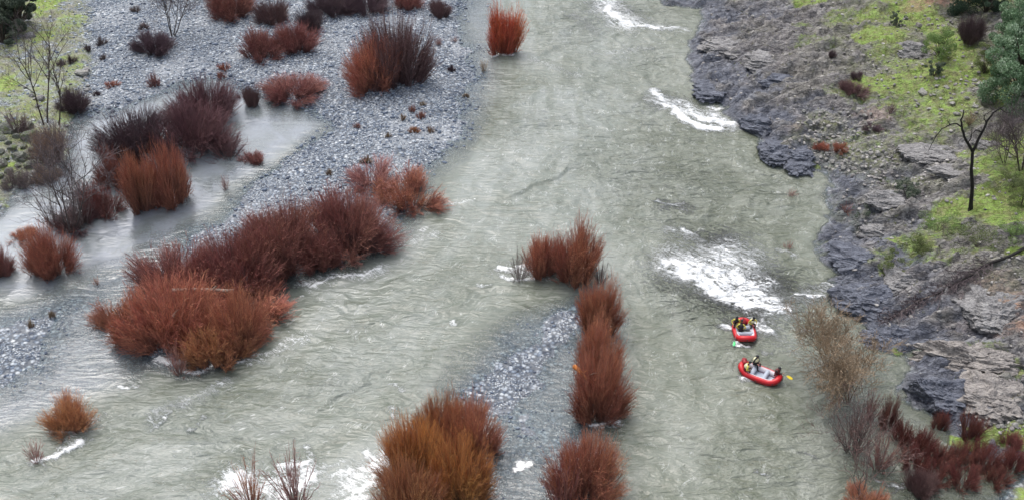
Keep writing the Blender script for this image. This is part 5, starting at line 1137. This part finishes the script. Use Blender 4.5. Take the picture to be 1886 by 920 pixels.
def rafts():
    # near raft: stern at the upper left, bow at the lower right
    a = g0(1372, 676, .3); b = g0(1428, 697, .3); c = (a+b)/2; rz = math.atan2(b[1]-a[1], b[0]-a[0]); base = (c[0], c[1], -.08)
    raft(base, rz, 'red inflatable raft with pale inner sides, the nearer one, lower in the picture', L=3.85, Wd=1.95)
    W2 = lambda p: loc2w(base, rz, p)
    p = W2((-1.25, -.52, .50)); person(p, rz+.35, 'person in pale yellow and dark red gear at the stern corner of the nearer raft', seated(.22, ((.40, .18, .30), (.36, -.16, .25))), M_maroon, M_yel, M_paleyel, .2)
    p = W2((-.80, .60, .60)); person(p, rz-.25, 'person in black with a pale yellow vest, highest seated in the nearer raft', seated(.10, ((.38, .10, .34), (.36, -.18, .30))), M_blk, M_blk, M_paleyel, -.2)
    # the bow person grips the paddle with both hands
    off = -.45; p = W2((1.20, .38, .50)); dv_ = unit(np.array([.84, -.42, -.26])); ga = p+np.array([.12, -.16, .52]); gb = ga+dv_*.78
    inv = lambda w: np.array([(w-p)[0]*math.cos(rz+off)+(w-p)[1]*math.sin(rz+off), -(w-p)[0]*math.sin(rz+off)+(w-p)[1]*math.cos(rz+off), (w-p)[2]])/1.1
    J = seated(.18, (inv(ga+dv_*.06), inv(ga+dv_*.42)))
    person(p, rz+off, 'person in black and dark red gear at the bow, holding the yellow paddle', J, M_maroon, M_blk, M_maroon, .1)
    paddle(ga, gb, M_ypad, 'yellow bladed paddle reaching out to the right from the bow of the nearer raft')
    def pj(w):
        q = np.array(w)-np.array([0, 0, H]); zc = q@fwd; return 943+F*q[0]/zc, 460-F*(q@upv)/zc
    print('paddle px', pj(ga), pj(gb), pj(gb+dv_*.55))
    # far raft : bow towards the camera
    a = g0(1369, 600, .3); b = g0(1374, 620, .3); c = (a+b)/2; c = c+np.array([0, .1]); rz = math.atan2(b[1]-a[1], b[0]-a[0]); base = (c[0], c[1], -.08)
    raft(base, rz, 'red inflatable raft seen from its bow just below the white rapid', L=3.1, Wd=2.1)
    W2 = lambda p: loc2w(base, rz, p)
    p = W2((-.75, -.68, .56)); J = seated(.14, ((.36, .10, .34), (.34, -.26, .20))); person(p, rz-.1, 'person in yellow and black gear at the left of the farther raft, elbow out', J, M_blk, M_yel, M_blk, 0)
    q = W2((-.35, -1.35, .05)); R3 = loc2w(p, rz-.1, (.30, .0, .55))
    p = W2((-.75, .68, .56)); person(p, rz+.2, 'person in yellow and black gear at the right of the farther raft', seated(.2, ((.36, .26, .26), (.34, -.10, .28))), M_blk, M_yel, M_paleyel, .3)
    p = W2((.30, -.42, .42)); person(p, rz+2.9, 'person in black with a yellow patch crouching in the front left of the farther raft', seated(.30, ((.30, .15, .20), (.30, -.15, .20)), .36, .14), M_blk, M_yel, M_blk, 0)
    t = g0(1353, 628, .35); h = loc2w(p, rz+2.9, (.32, .16, .30)); aa = np.array([*W2((.5, -.80, .78))]); paddle(aa, (t[0], t[1], .40), M_gpad, 'green bladed paddle dipping into the water in front of the farther raft', .11)
    # red bag between the two at the stern
    V, Fq = uvs(20, 14); V = V*np.array([.24, .34, .30]); V[:, 2] = np.where(V[:, 2] < -.2, -.2, V[:, 2]); V += .02*rng.standard_normal(V.shape); p = W2((-.95, 0, .70)); bag = empty('dry_bag', tuple(p), 'dull red dry bag between the two people at the back of the farther raft', 'bag'); link('bag_body', mk_mesh('bag_body', V, Fq, [M_bag], True), bag)
    V, Fq = tubes(np.array([[(-.08, -.1, .28), (0, 0, .36), (.08, .1, .28)]]), np.full((1, 3), .02), 6, True); link('handle', mk_mesh('bag_handle', V, Fq, [M_rope], True), bag)
    # and one in the stern of the nearer raft
    a = g0(1372, 676, .3); b = g0(1428, 697, .3); c = (a+b)/2; rz = math.atan2(b[1]-a[1], b[0]-a[0]); V, Fq = uvs(20, 14); V = V*np.array([.24, .38, .26]); V[:, 2] = np.where(V[:, 2] < -.18, -.18, V[:, 2]); V += .02*rng.standard_normal(V.shape)
    p = loc2w((c[0], c[1], -.08), rz, (-1.55, .25, .80)); bag = empty('dry_bag', tuple(p), 'dull red dry bag at the stern of the nearer raft', 'bag'); link('bag_body', mk_mesh('bag_body', V, Fq, [M_bag], True), bag)
rafts()
# ---------------------------------------------------------------- light
world = bpy.data.worlds.new('World'); scene.world = world; world.use_nodes = True; nt = world.node_tree; nt.nodes.clear()
sky = nt.nodes.new('ShaderNodeTexSky'); sky.sky_type = 'NISHITA'; sky.sun_disc = False; sky.sun_elevation = R_(64); sky.sun_rotation = R_(-30); sky.air_density = 1.0; sky.dust_density = 4.0; sky.ozone_density = 1.0
hs = nt.nodes.new('ShaderNodeHueSaturation'); hs.inputs['Saturation'].default_value = .5; hs.inputs['Value'].default_value = 1.0
bg = nt.nodes.new('ShaderNodeBackground'); bg.inputs[1].default_value = .15; wo = nt.nodes.new('ShaderNodeOutputWorld')
nt.links.new(sky.outputs[0], hs.inputs['Color']); nt.links.new(hs.outputs[0], bg.inputs[0]); nt.links.new(bg.outputs[0], wo.inputs[0])
sl = bpy.data.lights.new('sun', 'SUN'); sl.energy = .8; sl.angle = R_(50); sl.color = (1, .97, .93); so = bpy.data.objects.new('sun', sl); COL.objects.link(so)
el, az = R_(64), R_(-30)                       # behind the river and a little to the left
dv = Vector((math.sin(az)*math.cos(el), math.cos(az)*math.cos(el), math.sin(el))); so.rotation_euler = dv.to_track_quat('Z', 'Y').to_euler()
scene.render.engine = 'CYCLES'; scene.view_settings.view_transform = 'Standard'; scene.view_settings.look = 'None'; scene.view_settings.gamma = 1; scene.view_settings.exposure = .66
scene.cycles.max_bounces = 5; scene.cycles.transparent_max_bounces = 6; scene.cycles.diffuse_bounces = 2; scene.cycles.glossy_bounces = 2; scene.cycles.caustics_reflective = False; scene.cycles.caustics_refractive = False
